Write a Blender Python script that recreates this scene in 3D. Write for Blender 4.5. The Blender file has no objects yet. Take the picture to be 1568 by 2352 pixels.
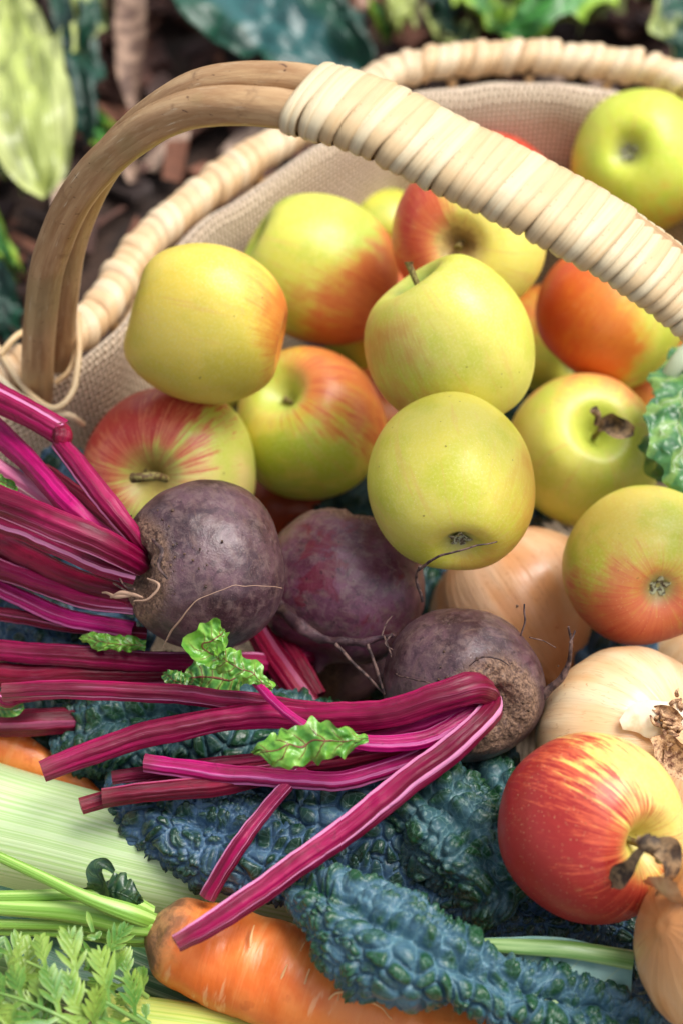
import bpy, math, random
import numpy as np
from mathutils import Matrix, Vector

# ------------------------------------------------------------------ camera, sky, sun, exposure
sc = bpy.context.scene
col = sc.collection
FPX = 4716.6                       # focal length in units of a 1568 x 2352 frame
PITCH = math.radians(50)
CF = np.array([0, math.cos(PITCH), -math.sin(PITCH)])
CU = np.array([0, math.sin(PITCH), math.cos(PITCH)])
CR = np.array([1.0, 0, 0])
CAM = np.array([0, 0, .12]) - CF * .95
cd = bpy.data.cameras.new('camera')
cam = bpy.data.objects.new('camera', cd); col.objects.link(cam)
cam.location = CAM; cam.rotation_euler = (math.pi / 2 - PITCH, 0, 0)
cd.sensor_fit = 'VERTICAL'; cd.sensor_height = 36; cd.lens = 72.2
cd.clip_start = .05; cd.clip_end = 100
cd.dof.use_dof = True; cd.dof.focus_distance = .852; cd.dof.aperture_fstop = 5.6
sc.camera = cam

SUN_EL, SUN_AZ = math.radians(64), math.radians(75)      # azimuth from +Y towards +X
world = bpy.data.worlds.new('World'); sc.world = world; world.use_nodes = True
wn = world.node_tree; bgn = wn.nodes['Background']
sky = wn.nodes.new('ShaderNodeTexSky'); sky.sky_type = 'NISHITA'; sky.sun_disc = False
sky.sun_elevation = SUN_EL; sky.sun_rotation = SUN_AZ
sky.dust_density = 3.0; sky.air_density = 1.0; sky.ozone_density = 1.0
hs = wn.nodes.new('ShaderNodeHueSaturation'); hs.inputs['Saturation'].default_value = .45
wn.links.new(sky.outputs[0], hs.inputs['Color']); wn.links.new(hs.outputs[0], bgn.inputs[0])
bgn.inputs[1].default_value = .09
sd = bpy.data.lights.new('sun', 'SUN'); sd.energy = 1.6; sd.angle = math.radians(36); sd.color = (1, .97, .92)
sun = bpy.data.objects.new('sun', sd); col.objects.link(sun)
sdir = Vector((math.sin(SUN_AZ) * math.cos(SUN_EL), math.cos(SUN_AZ) * math.cos(SUN_EL), math.sin(SUN_EL)))
sun.rotation_euler = sdir.to_track_quat('Z', 'Y').to_euler(); sun.location = (1, 0, 2)
sc.view_settings.view_transform = 'Standard'; sc.view_settings.look = 'None'
sc.view_settings.exposure = 1.16; sc.view_settings.gamma = 1
sc.cycles.use_denoising = True
sc.cycles.max_bounces = 8

# ------------------------------------------------------------------ helpers
rng = np.random.default_rng(7)
def ray(px, py): return CF + CR * ((px - 784) / FPX) + CU * ((1176 - py) / FPX)
def at(px, py, z):                 # the point at height z seen at (px, py)
    d = ray(px, py); return CAM + d * ((z - CAM[2]) / d[2])
def W(px, py, t): return CAM + ray(px, py) * t      # the point at depth t
def atl(pts): return np.array([at(*p[:3]) for p in pts])
def camdir(x, y, z):               # right, up in the picture, towards the camera
    v = CR * x + CU * y - CF * z; return v / np.linalg.norm(v)

def hashf(i, j, k, s):
    n = (i * 374761393 + j * 668265263 + k * 2147483647 + s * 974634721) & 0xffffffff
    n = ((n ^ (n >> 13)) * 1274126177) & 0xffffffff
    return ((n ^ (n >> 16)) & 0xffff) / 65535.0
def vn(P, f, s=0):                 # value noise -1..1
    P = np.asarray(P, float) * f + 1000; I = np.floor(P).astype(np.int64); T = P - I; T = T * T * (3 - 2 * T)
    r = 0
    for a in (0, 1):
        for b in (0, 1):
            for c in (0, 1):
                w = (T[..., 0] if a else 1 - T[..., 0]) * (T[..., 1] if b else 1 - T[..., 1]) * (T[..., 2] if c else 1 - T[..., 2])
                r = r + w * hashf(I[..., 0] + a, I[..., 1] + b, I[..., 2] + c, s)
    return r * 2 - 1
def worley(x, y, s=0, jit=.85):
    i = np.floor(x).astype(np.int64); j = np.floor(y).astype(np.int64)
    F1 = np.full(x.shape, 9.); F2 = np.full(x.shape, 9.); idr = np.zeros(x.shape)
    for a in (-1, 0, 1):
        for b in (-1, 0, 1):
            ii = i + a + 5000; jj = j + b + 5000
            cx = i + a + .5 + jit * (hashf(ii, jj, ii * 0 + 1, s) - .5); cy = j + b + .5 + jit * (hashf(ii, jj, ii * 0 + 2, s) - .5)
            d = np.hypot(x - cx, y - cy); r = hashf(ii, jj, ii * 0 + 3, s)
            near = d < F1
            F2 = np.where(near, F1, np.minimum(F2, d)); idr = np.where(near, r, idr); F1 = np.where(near, d, F1)
    return F1, F2, idr
def cr(P, n, closed=False):        # Catmull-Rom through P, n samples evenly spaced
    P = np.asarray(P, float)
    Q = np.vstack([P[-1], P, P[0], P[1]]) if closed else np.vstack([2 * P[0] - P[1], P, 2 * P[-1] - P[-2]])
    out = []
    for i in range(1, len(Q) - 2):
        t = np.linspace(0, 1, 24, endpoint=False)[:, None]; a, b, c, d = Q[i - 1:i + 3]
        out.append(.5 * (2 * b + (c - a) * t + (2 * a - 5 * b + 4 * c - d) * t * t + (3 * b - a - 3 * c + d) * t ** 3))
    out.append(Q[-2][None]); O = np.vstack(out)
    L = np.r_[0, np.cumsum(np.linalg.norm(np.diff(O[:, :3], axis=0), axis=1))]
    q = np.linspace(0, L[-1], n + 1 if closed else n)[: n]
    return np.stack([np.interp(q, L, O[:, k]) for k in range(O.shape[1])], 1)

def build(name, V, F, mats, parent=None, attrs=None, smooth=True, midx=None, world=True):
    V = np.asarray(V, float)
    if parent is not None and world:
        M = np.array(parent['_m']).reshape(4, 4) if '_m' in parent else np.eye(4)
        Mi = np.linalg.inv(M); V = V @ Mi[:3, :3].T + Mi[:3, 3]
    me = bpy.data.meshes.new(name)
    if not isinstance(F, list): F = [F]
    F = [np.asarray(f, np.int64) for f in F if len(f)]
    me.vertices.add(len(V)); me.vertices.foreach_set('co', V.astype(np.float32).ravel())
    nl = sum(f.size for f in F); me.loops.add(nl); me.loops.foreach_set('vertex_index', np.concatenate([f.ravel() for f in F]).astype(np.int32))
    tot = np.concatenate([np.full(len(f), f.shape[1]) for f in F]); st = np.r_[0, np.cumsum(tot)[:-1]]
    me.polygons.add(len(tot)); me.polygons.foreach_set('loop_start', st.astype(np.int32)); me.polygons.foreach_set('loop_total', tot.astype(np.int32))
    me.polygons.foreach_set('use_smooth', np.full(len(tot), smooth))
    if not isinstance(mats, (list, tuple)): mats = [mats]
    for m in mats: me.materials.append(m)
    if midx is not None: me.polygons.foreach_set('material_index', np.asarray(midx, np.int32))
    for k, v in (attrs or {}).items():
        v = np.asarray(v, np.float32)
        a = me.attributes.new(k, 'FLOAT_VECTOR' if v.ndim == 2 else 'FLOAT', 'POINT'); a.data.foreach_set('vector' if v.ndim == 2 else 'value', v.ravel())
    me.update(calc_edges=True); me.validate()
    o = bpy.data.objects.new(name, me); col.objects.link(o)
    if parent is not None: o.parent = parent
    return o
def thing(name, label, cat, loc=(0, 0, 0), rot=None, group=None, sub=None):
    o = bpy.data.objects.new(name, None); col.objects.link(o); o.empty_display_size = .02
    M = Matrix.Translation(Vector(loc))
    if rot is not None: M = M @ rot.to_4x4()
    o.matrix_world = M; o['_m'] = [c for r in M for c in r]
    o['label'] = label; o['category'] = cat
    if group: o['group'] = group
    return o
def tag(o, label, cat, group=None, kind=None):
    if label: o['label'] = label
    if cat: o['category'] = cat
    if group: o['group'] = group
    if kind: o['kind'] = kind
    return o
def grid(nu, nv, cu=False, cv=False):      # faces of a nu x nv vertex grid (u-major)
    i = np.arange(nu if cu else nu - 1); j = np.arange(nv if cv else nv - 1)
    I, J = np.meshgrid(i, j, indexing='ij'); I2 = (I + 1) % nu; J2 = (J + 1) % nv
    return np.stack([I * nv + J, I2 * nv + J, I2 * nv + J2, I * nv + J2], -1).reshape(-1, 4)
def frames(P, up=None):
    T = np.gradient(P, axis=0); T /= np.linalg.norm(T, axis=1)[:, None] + 1e-12
    n = np.array(up if up is not None else (0, -.3, 1.), float); N = []
    for t in T:
        n = n - t * (n @ t); n /= np.linalg.norm(n) + 1e-12; N.append(n)
    N = np.array(N); return T, N, np.cross(T, N)
def tube(P, R, nseg=16, prof=None, up=None, flat=1.0, n=None, caps=(True, True), twist=0):
    """P (k,3) control points, R radius control; returns V, F list, uvw, matidx (1 = cut ends)"""
    P = np.asarray(P, float); R = np.atleast_1d(np.asarray(R, float))
    if len(R) != len(P): R = np.interp(np.linspace(0, 1, len(P)), np.linspace(0, 1, len(R)), R)
    n = n or max(12, len(P) * 8); Q = cr(np.c_[P, R], n); P = Q[:, :3]; R = Q[:, 3]
    T, N, B = frames(P, up); s = np.r_[0, np.cumsum(np.linalg.norm(np.diff(P, axis=0), axis=1))]
    u = np.linspace(0, 1, nseg + 1); a = u * 2 * np.pi + np.pi        # seam on the underside
    A = a[None] + twist * np.linspace(0, 1, n)[:, None]
    k = (prof(a) if prof else np.ones(nseg + 1))[None] * R[:, None]
    V = P[:, None] + (np.cos(A) * k)[..., None] * N[:, None] * flat + (np.sin(A) * k)[..., None] * B[:, None]
    uvw = np.stack([np.broadcast_to(u, A.shape), np.broadcast_to(s[:, None], A.shape), np.broadcast_to(np.linspace(0, 1, n)[:, None], A.shape)], -1)
    V = V.reshape(-1, 3); uvw = uvw.reshape(-1, 3); F = [grid(n, nseg + 1)]; mi = [np.zeros(len(F[0]))]; m = nseg + 1
    for e, (on, idx) in enumerate(zip(caps, (0, n - 1))):
        if not on: continue
        ring = V[idx * m:(idx + 1) * m]; c = P[idx] + (T[idx] if e == 0 else -T[idx]) * R[idx] * .3
        b = len(V); V = np.vstack([V, ring, c[None]])
        uvw = np.vstack([uvw, uvw[idx * m:(idx + 1) * m], uvw[idx * m][None]])
        j = np.arange(nseg); t = np.stack([b + j, b + j + 1, np.full(nseg, b + m)], 1)
        if e == 0: t = t[:, ::-1]
        F.append(t); mi.append(np.ones(len(t)))
    return V, F, uvw, np.concatenate(mi)
def lathe(prof, nu=96, m=72):
    Q = cr(np.c_[np.array(prof, float), np.zeros(len(prof))], m); a = np.linspace(0, 2 * np.pi, nu, endpoint=False)
    r = np.maximum(Q[:, 0], 0)
    V = np.stack([np.cos(a)[:, None] * r, np.sin(a)[:, None] * r, np.broadcast_to(Q[:, 1], (nu, m))], -1).reshape(-1, 3)
    return V, grid(nu, m, cu=True)
def rot_to(axis, spin=0):
    z = Vector(axis).normalized(); q = Vector((0, 0, 1)).rotation_difference(z)
    return q.to_matrix() @ Matrix.Rotation(spin, 3, 'Z')

# ------------------------------------------------------------------ material helpers
def lin(r, g, b):
    f = lambda v: (v / 255 / 12.92) if v / 255 <= .04045 else ((v / 255 + .055) / 1.055) ** 2.4
    return (f(r), f(g), f(b), 1)
class Mat:
    def __init__(s, name):
        s.m = bpy.data.materials.new(name); s.m.use_nodes = True; s.nt = s.m.node_tree
        s.p = s.nt.nodes['Principled BSDF']
    def set(s, sock, v):
        if isinstance(v, bpy.types.NodeSocket): s.nt.links.new(v, sock)
        elif hasattr(sock.default_value, '__len__') and not hasattr(v, '__len__'): sock.default_value = [v] * len(sock.default_value)
        else: sock.default_value = v
    def n(s, t, **k):
        n = s.nt.nodes.new(t)
        for a, b in k.items(): setattr(n, a, b)
        return n
    def obj(s): return s.n('ShaderNodeTexCoord').outputs['Object']
    def attr(s, name, fac=False): n = s.n('ShaderNodeAttribute', attribute_name=name); return n.outputs['Fac' if fac else 'Vector']
    def rand(s): return s.n('ShaderNodeObjectInfo').outputs['Random']
    def math(s, op, a, b=0, clamp=False):
        n = s.n('ShaderNodeMath', operation=op, use_clamp=clamp); s.set(n.inputs[0], a); s.set(n.inputs[1], b); return n.outputs[0]
    def vm(s, op, a, b=(0, 0, 0)):
        n = s.n('ShaderNodeVectorMath', operation=op); s.set(n.inputs[0], a); s.set(n.inputs[1], b)
        return n.outputs['Value' if op in ('DOT_PRODUCT', 'LENGTH') else 'Vector']
    def sep(s, v): n = s.n('ShaderNodeSeparateXYZ'); s.set(n.inputs[0], v); return n.outputs
    def comb(s, x, y, z):
        n = s.n('ShaderNodeCombineXYZ')
        for i, v in enumerate((x, y, z)): s.set(n.inputs[i], v)
        return n.outputs[0]
    def noise(s, v, scale, detail=3, rough=.55, dist=0):
        n = s.n('ShaderNodeTexNoise'); s.set(n.inputs['Vector'], v); n.inputs['Scale'].default_value = scale
        n.inputs['Detail'].default_value = detail; n.inputs['Roughness'].default_value = rough; n.inputs['Distortion'].default_value = dist
        return n.outputs[0]
    def vor(s, v, scale, feature='F1', rnd=1):
        n = s.n('ShaderNodeTexVoronoi', feature=feature); s.set(n.inputs['Vector'], v); n.inputs['Scale'].default_value = scale
        n.inputs['Randomness'].default_value = rnd; return n.outputs['Distance']
    def rng(s, v, a, b, c=0, d=1, smooth=True):
        n = s.n('ShaderNodeMapRange'); n.interpolation_type = 'SMOOTHSTEP' if smooth else 'LINEAR'
        for i, x in enumerate((v, a, b, c, d)): s.set(n.inputs[i], x)
        return n.outputs[0]
    def mix(s, f, a, b, mode='MIX'):
        n = s.n('ShaderNodeMix', data_type='RGBA', blend_type=mode)
        s.set(n.inputs[0], f); s.set(n.inputs[6], a); s.set(n.inputs[7], b); return n.outputs[2]
    def bump(s, h, strength=.5, dist=.001, prev=None):
        n = s.n('ShaderNodeBump'); n.inputs['Strength'].default_value = strength; n.inputs['Distance'].default_value = dist
        s.set(n.inputs['Height'], h)
        if prev is not None: s.set(n.inputs['Normal'], prev)
        return n.outputs[0]
    def out(s, base, rough=.5, normal=None, spec=.5, sss=0, sssr=.004, coat=0, coatr=.2, sheen=0, trans=None):
        p = s.p; s.set(p.inputs['Base Color'], base); s.set(p.inputs['Roughness'], rough)
        if normal is not None: s.set(p.inputs['Normal'], normal)
        p.inputs['Specular IOR Level'].default_value = spec
        if sss: p.inputs['Subsurface Weight'].default_value = sss; p.inputs['Subsurface Radius'].default_value = (1, .6, .3); p.inputs['Subsurface Scale'].default_value = sssr
        p.inputs['Coat Weight'].default_value = coat; p.inputs['Coat Roughness'].default_value = coatr
        if sheen: p.inputs['Sheen Weight'].default_value = sheen
        return s.m

def mat_apple(name, R, blushdir, thr, ground, yellow, blush, streak=.5, seed=0, russet=.5, cav=(150, 165, 60), soft=.5, deep=(150, 20, 20), pole=1):
    m = Mat(name); P = m.vm('MULTIPLY', m.obj(), (1 / R,) * 3); P2 = m.vm('ADD', P, (seed * 3.7, seed * 1.3, seed))
    x, y, z = m.sep(P); rr = m.vm('LENGTH', m.vm('MULTIPLY', P, (1, 1, 0)))
    inv = m.math('DIVIDE', 1, m.math('MAXIMUM', rr, .05))
    n = m.n('ShaderNodeVectorMath', operation='SCALE'); m.set(n.inputs[0], m.vm('MULTIPLY', P, (1, 1, 0))); m.set(n.inputs[3], inv); U = n.outputs[0]
    ls = m.vm('ADD', m.vm('ADD', U, m.comb(0, 0, m.math('MULTIPLY', z, .13))), (seed, 0, seed))
    s1 = m.noise(ls, 9, 4, .65, .12); s2 = m.noise(ls, 30, 4, .75, .1)
    big = m.noise(P2, 1.3, 3); mid = m.noise(P2, 4.5, 4); fine = m.noise(P2, 30, 2)
    d = m.vm('DOT_PRODUCT', P, tuple(blushdir))
    f = m.math('ADD', d, m.math('MULTIPLY', m.math('SUBTRACT', big, .5), 1.3))
    f = m.math('ADD', f, m.math('MULTIPLY', m.math('SUBTRACT', mid, .5), .35))
    st = m.math('ADD', m.math('MULTIPLY', s1, .55), m.math('MULTIPLY', s2, .45))
    f = m.math('ADD', f, m.math('MULTIPLY', m.math('SUBTRACT', st, .5), streak * 2.6))
    bl = m.rng(f, thr - soft * .5, thr + soft * .6)
    core = m.rng(m.math('ADD', f, m.math('MULTIPLY', m.math('SUBTRACT', m.math('ADD', m.math('MULTIPLY', s2, .6), m.math('MULTIPLY', m.noise(ls, 14, 5, .8, .2), .4)), .5), 3.0 * streak)), thr + soft * .4, thr + soft * 2.0)
    base = m.mix(m.rng(big, .38, .62), lin(*ground), lin(*yellow))
    base = m.mix(m.math('MULTIPLY', m.rng(fine, .4, .7), .2), base, lin(236, 226, 160)); pk_ = m.math('MULTIPLY', m.rng(m.noise(m.vm('ADD', ls, (3, 3, 3)), 6, 4, .7), .52, .72), .3); base = m.mix(pk_, base, lin(226, 168, 104))
    colr = m.mix(m.math('MULTIPLY', bl, .92), base, lin(*blush)); colr = m.mix(m.math('MULTIPLY', core, .8), colr, lin(*deep))
    # cavity of the stem: greener, with russet
    top = m.math('MULTIPLY', m.rng(rr, .5, .1), m.rng(z, 0, .3))
    colr = m.mix(m.math('MULTIPLY', top, .8), colr, lin(*cav))
    rus = m.math('MULTIPLY', m.math('MULTIPLY', m.rng(m.math('ADD', rr, m.math('MULTIPLY', m.math('SUBTRACT', m.noise(P2, 9, 4, .7), .5), .45)), .34, .1), m.rng(z, 0, .2)), russet)
    colr = m.mix(rus, colr, lin(150, 115, 70))
    bot = m.math('MULTIPLY', m.rng(rr, .3, .08), m.rng(z, 0, -.3))
    colr = m.mix(m.math('MULTIPLY', bot, .8), colr, lin(150, 150, 90))
    # lenticels
    v = m.vor(P2, 11); dots = m.math('MULTIPLY', m.rng(v, .085, .05), .42); v2 = m.vor(m.vm('ADD', P2, (5, 5, 5)), 23)
    dots = m.math('MAXIMUM', dots, m.math('MULTIPLY', m.rng(v2, .15, .06), .5))
    colr = m.mix(dots, colr, lin(240, 228, 165))
    sc2 = m.noise(m.vm('ADD', P2, (2, 2, 2)), 3.2, 6, .8, 1.2); colr = m.mix(m.math('MULTIPLY', m.rng(sc2, .6, .68), .22), colr, lin(186, 160, 96))
    spot = m.math('MULTIPLY', m.rng(m.noise(P2, 14, 1), .77, .8), .6); colr = m.mix(spot, colr, lin(120, 95, 45))
    b = m.bump(m.math('ADD', m.noise(P2, 7, 3), m.math('MULTIPLY', dots, .4)), .12, .002)
    return m.out(colr, m.rng(mid, .3, .7, .36, .48), b, .45, sss=.12, sssr=.006, coat=.12, coatr=.35)

# ------------------------------------------------------------------ shared materials
def mat_wood_cane():
    m = Mat('cane_bark'); a = m.attr('uvw'); u, s, t = m.sep(a)
    v = m.comb(m.math('MULTIPLY', u, 9), m.math('MULTIPLY', s, 22), m.rand())
    v2 = m.comb(m.math('MULTIPLY', u, 18), m.math('MULTIPLY', s, 60), 3)
    n1 = m.noise(v, 1, 5, .6, .4); n2 = m.noise(v2, 1.6, 4, .65); o = m.obj(); n3 = m.noise(o, 55, 5, .65, .5)
    c = m.mix(m.rng(n1, .35, .68), lin(160, 120, 80), lin(192, 156, 112))
    c = m.mix(m.math('MULTIPLY', m.rng(n2, .5, .75), .35), c, lin(210, 184, 144))
    c = m.mix(m.math('MULTIPLY', m.rng(n3, .56, .72), .6), c, lin(112, 78, 48))
    c = m.mix(m.math('MULTIPLY', m.rng(m.noise(o, 26, 3), .5, .7), .4), c, lin(150, 140, 92))
    c = m.mix(m.math('MULTIPLY', m.rng(m.noise(m.vm('MULTIPLY', o, (1, 1, 3)), 210, 2), .68, .74), .8), c, lin(78, 46, 26))
    sc_ = m.noise(m.comb(m.math('MULTIPLY', u, 60), m.math('MULTIPLY', s, 60), 9), 1, 2)
    c = m.mix(m.math('MULTIPLY', m.rng(sc_, .66, .74), .7), c, lin(232, 218, 190))
    b = m.bump(m.math('ADD', n1, m.math('MULTIPLY', n2, .6)), .5, .0012)
    return m.out(c, .42, b, .5, coat=.1, coatr=.4)
def mat_cane_wrap(name, a, b_, dark):
    m = Mat(name); r = m.rand(); v = m.attr('uvw'); u, s, w = m.sep(v)
    streak = m.noise(m.comb(m.math('MULTIPLY', u, 3), m.math('ADD', m.math('MULTIPLY', w, 16), m.math('MULTIPLY', r, 50)), r), 1, 3, .6)
    c = m.mix(m.rng(r, .25, .9), lin(*a), lin(*b_)); c = m.mix(m.math('MULTIPLY', m.rng(streak, .45, .7), .55), c, lin(*dark))
    blot = m.noise(m.vm('ADD', v, m.comb(m.math('MULTIPLY', r, 30), r, 0)), 2.3, 3)
    c = m.mix(m.math('MULTIPLY', m.rng(blot, .52, .75), .45), c, lin(205, 160, 105))
    c = m.mix(m.math('MULTIPLY', m.rng(m.noise(m.obj(), 420, 2), .72, .78), .6), c, lin(150, 95, 50))
    c = m.mix(m.math('MULTIPLY', m.rng(m.math('ABSOLUTE', w), .72, 1), .4), c, lin(168, 124, 80))  # browner strip edges: stained cane plus seam shade painted into the colour
    return m.out(c, .42, m.bump(streak, .5, .0008), .5, coat=.08, coatr=.3)
def mat_stem(name, base, dark, pale, k=1.0, ridge=.62):
    m = Mat(name); u, s, t = m.sep(m.attr('uvw')); r = m.math('MULTIPLY', m.rand(), 40)
    fib = m.noise(m.comb(m.math('MULTIPLY', u, 26), m.math('MULTIPLY', s, 14), r), 1, 4, .7, .5)
    broad = m.noise(m.comb(m.math('MULTIPLY', u, 7), m.math('MULTIPLY', s, 7), r), 1, 2, .5)
    patch = m.noise(m.vm('ADD', m.obj(), m.comb(r, 0, 0)), 32, 3)
    c = m.mix(m.rng(m.math('ADD', m.math('MULTIPLY', broad, .6), m.math('MULTIPLY', patch, .4)), .4, .62), lin(*dark), lin(*base))
    c = m.mix(m.math('MULTIPLY', m.rng(fib, .54, .74), .26), c, lin(*pale))
    c = m.mix(m.math('MULTIPLY', m.rng(fib, .5, .28), .5), c, lin(*[int(x * .62) for x in dark]))
    line = m.noise(m.comb(m.math('MULTIPLY', u, 11), m.math('MULTIPLY', s, 2.5), m.math('ADD', r, 9)), 1, 1, .3)
    c = m.mix(m.math('MULTIPLY', m.rng(line, ridge, ridge + .05), .8 * k), c, lin(*pale))
    sct = m.noise(m.vm('ADD', m.obj(), m.comb(0, r, 0)), 190, 4, .75, .5); c = m.mix(m.math('MULTIPLY', m.rng(sct, .60, .68), .35), c, lin(*[int(x * .5) for x in dark])); c = m.mix(m.math('MULTIPLY', m.rng(t, .06, .0), .5), c, lin(120, 60, 62))
    b = m.bump(m.math('ADD', fib, m.math('MULTIPLY', broad, .7)), .55, .0012)
    return m.out(c, m.rng(patch, .3, .7, .30, .42), b, .3, sss=.12, sssr=.003, coat=.03, coatr=.25)
def mat_cut(name, a, b):
    m = Mat(name); n = m.noise(m.obj(), 900, 3, .7); return m.out(m.mix(m.rng(n, .4, .6), lin(*a), lin(*b)), .6, m.bump(n, .6, .0006))
STEMS = [mat_stem('beet_stem_magenta', (160, 6, 78), (100, 0, 38), (236, 152, 196)),
         mat_stem('beet_stem_crimson', (140, 4, 50), (84, 0, 26), (208, 110, 152), .6),
         mat_stem('beet_stem_bright', (184, 8, 108), (130, 0, 62), (240, 140, 200), .8),
         mat_stem('beet_stem_pink', (226, 150, 178), (196, 96, 136), (240, 220, 205), 1)]
CUT = mat_cut('cut_stem_end', (206, 130, 140), (128, 60, 66))

# ------------------------------------------------------------------ ground and mulch
gm = Mat('soil_brown'); o_ = gm.obj(); gn = gm.noise(o_, 14, 6, .7)
gb = gm.mix(gm.rng(gn, .35, .65), lin(26, 17, 13), lin(72, 50, 38))
M_SOIL = gm.out(gb, .9, gm.bump(gm.noise(o_, 60, 5, .7), .8, .01))
gx = np.linspace(-1.5, 1.5, 121); X, Y = np.meshgrid(gx, gx + .3, indexing='ij')
Z = -.012 + .012 * vn(np.stack([X, Y, X * 0], -1), 9, 3)
V = np.stack([X, Y, Z], -1).reshape(-1, 3)
V2 = V.copy(); far = np.max(np.abs(V - np.array([0, .3, 0])), axis=1) > 1.49; V[far] = (V[far] - [0, .3, 0]) * [20, 20, 1] + [0, .3, 0]
tag(build('ground', V, grid(121, 121), M_SOIL), None, None, kind='structure')
cm = Mat('bark_chip'); r_ = cm.attr('chip', True)
cc = cm.mix(cm.rng(r_, 0, .45), lin(34, 20, 16), lin(80, 46, 34)); cc = cm.mix(cm.rng(r_, .55, .9), cc, lin(130, 82, 60)); cc = cm.mix(cm.rng(r_, .88, .97), cc, lin(188, 160, 140))
cn = cm.noise(cm.vm('MULTIPLY', cm.obj(), (1, 1, 3)), 160, 4, .7)
M_CHIP = cm.out(cm.mix(cm.math('MULTIPLY', cm.rng(cn, .4, .7), .5), cc, lin(44, 26, 20)), .75, cm.bump(cn, .7, .002))
N = 3600; Vs = []; Fs = []; at_ = []
box = np.array([[x, y, z] for x in (-1, 1) for y in (-1, 1) for z in (-1, 1)], float)
bf = np.array([[0, 1, 3, 2], [4, 6, 7, 5], [0, 4, 5, 1], [2, 3, 7, 6], [0, 2, 6, 4], [1, 5, 7, 3]])
r2 = np.random.default_rng(5)
for i in range(N):
    x = r2.uniform(-.55, .65); y = r2.uniform(-.3, 1.1)
    if ((x - .02) / .285) ** 2 + ((y + .03) / .37) ** 2 < 1: continue
    L = r2.uniform(.008, .03) * r2.uniform(.6, 1.1); w = L * r2.uniform(.22, .5); h = w * r2.uniform(.2, .45)
    b = box * (L, w, h) * r2.uniform(.7, 1.15, (8, 3))
    Rm = np.array(Matrix.Rotation(r2.uniform(0, 6.28), 3, 'Z') @ Matrix.Rotation(r2.normal(0, .35), 3, 'Y') @ Matrix.Rotation(r2.normal(0, .4), 3, 'X'))
    Vs.append(b @ Rm.T + (x, y, r2.uniform(-.004, .016))); Fs.append(bf + 8 * len(Fs)); at_.append(np.full(8, r2.uniform()))
tag(build('bark_mulch', np.vstack(Vs), np.vstack(Fs), M_CHIP, attrs={'chip': np.concatenate(at_)}, smooth=False), 'dark brown bark chips scattered over the soil behind the basket', None, kind='stuff')

# ------------------------------------------------------------------ basket
RIMZ = .13
rimpx = [(20, 862), (130, 800), (232, 710), (318, 580), (425, 480), (535, 395), (650, 322), (830, 212), (920, 160), (1050, 140), (1200, 132), (1350, 140), (1570, 190)]
rim = [at(x, y, RIMZ) for x, y in rimpx] + [np.array(p) for p in [(.245, .22, RIMZ), (.275, .1, RIMZ), (.285, -.04, RIMZ), (.27, -.18, RIMZ), (.22, -.30, RIMZ), (.1, -.37, RIMZ), (-.04, -.38, RIMZ), (-.17, -.34, RIMZ), (-.25, -.23, RIMZ), (-.255, -.09, RIMZ), (-.215, .02, RIMZ)]]
rim = np.array(rim); RIM = cr(rim, 360, closed=True)
cen = RIM.mean(0)
basket = thing('basket', 'pale wicker basket with wrapped rim, arched cane handle and hessian lining, holding all the produce', 'basket', (cen[0], cen[1], 0))
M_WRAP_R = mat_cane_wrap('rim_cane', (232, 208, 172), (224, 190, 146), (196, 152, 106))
M_WRAP_H = mat_cane_wrap('handle_cane_wrap', (222, 204, 166), (218, 188, 142), (186, 156, 112))
M_BARK = mat_wood_cane()
def wrap_mesh(w, th, hx, hz, lean, seed, mat, name, ex_k=2.0, flatk=0):
    """one turn of flat cane round a bundle: local x along the bundle, y and z across it"""
    na, nw = 30, 7; a = np.linspace(0, 2 * np.pi, na + 1); k = np.linspace(-1, 1, nw); rr = np.random.default_rng(seed)
    A, K = np.meshgrid(a, k, indexing='ij')
    wob = 1 + .06 * np.sin(A * 2 + seed) + .04 * np.sin(3 * A + seed * 2)
    ex = 2.4; ca, sa = np.cos(A), np.sin(A)
    q = (np.abs(ca) ** ex + np.abs(sa) ** ex) ** (-1 / ex)
    lift = th * np.sqrt(np.clip(1 - np.abs(K) ** ex_k * .98, 0, 1)) + .0003 * K * flatk
    y = (hx + lift) * ca * q * (1 + .01 * np.sin(A + seed)); z = (hz + lift) * sa * q
    x = K * w * .5 * wob + lean * np.sin(A + .5) * w + rr.uniform(-.05, .05) * w
    V = np.stack([x, y, z], -1).reshape(-1, 3); uvw = np.stack([A / 2 / np.pi, A * hx, K], -1).reshape(-1, 3)
    o = build(name, V, grid(na + 1, nw), mat, attrs={'uvw': uvw}); me = o.data; bpy.data.objects.remove(o); return me
def place(name, me, P, T, side, parent, sc_=(1, 1, 1)):
    T = T / np.linalg.norm(T); z = np.cross(T, side); z /= np.linalg.norm(z); y = np.cross(z, T)
    M = np.eye(4); M[:3, 0] = T * sc_[0]; M[:3, 1] = y * sc_[1]; M[:3, 2] = z * sc_[2]; M[:3, 3] = P - np.array(parent.location)
    o = bpy.data.objects.new(name, me); col.objects.link(o); o.parent = parent; o.matrix_local = Matrix(M.tolist()); return o
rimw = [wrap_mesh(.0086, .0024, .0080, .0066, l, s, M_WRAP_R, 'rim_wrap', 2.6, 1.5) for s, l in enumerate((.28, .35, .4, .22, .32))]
core = np.vstack([RIM, RIM[:1]]); Tn = np.gradient(np.vstack([RIM[-1:], RIM, RIM[:1]]), axis=0)[1:-1]; Tn /= np.linalg.norm(Tn, axis=1)[:, None]
up = np.array([0, 0, 1.]); V = []; 
for P, T in zip(RIM, Tn):
    y = np.cross(up, T); a = np.linspace(0, 2 * np.pi, 13)[:-1]
    V.append(P + np.cos(a)[:, None] * y * .0078 + np.sin(a)[:, None] * up * .0066)
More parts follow.
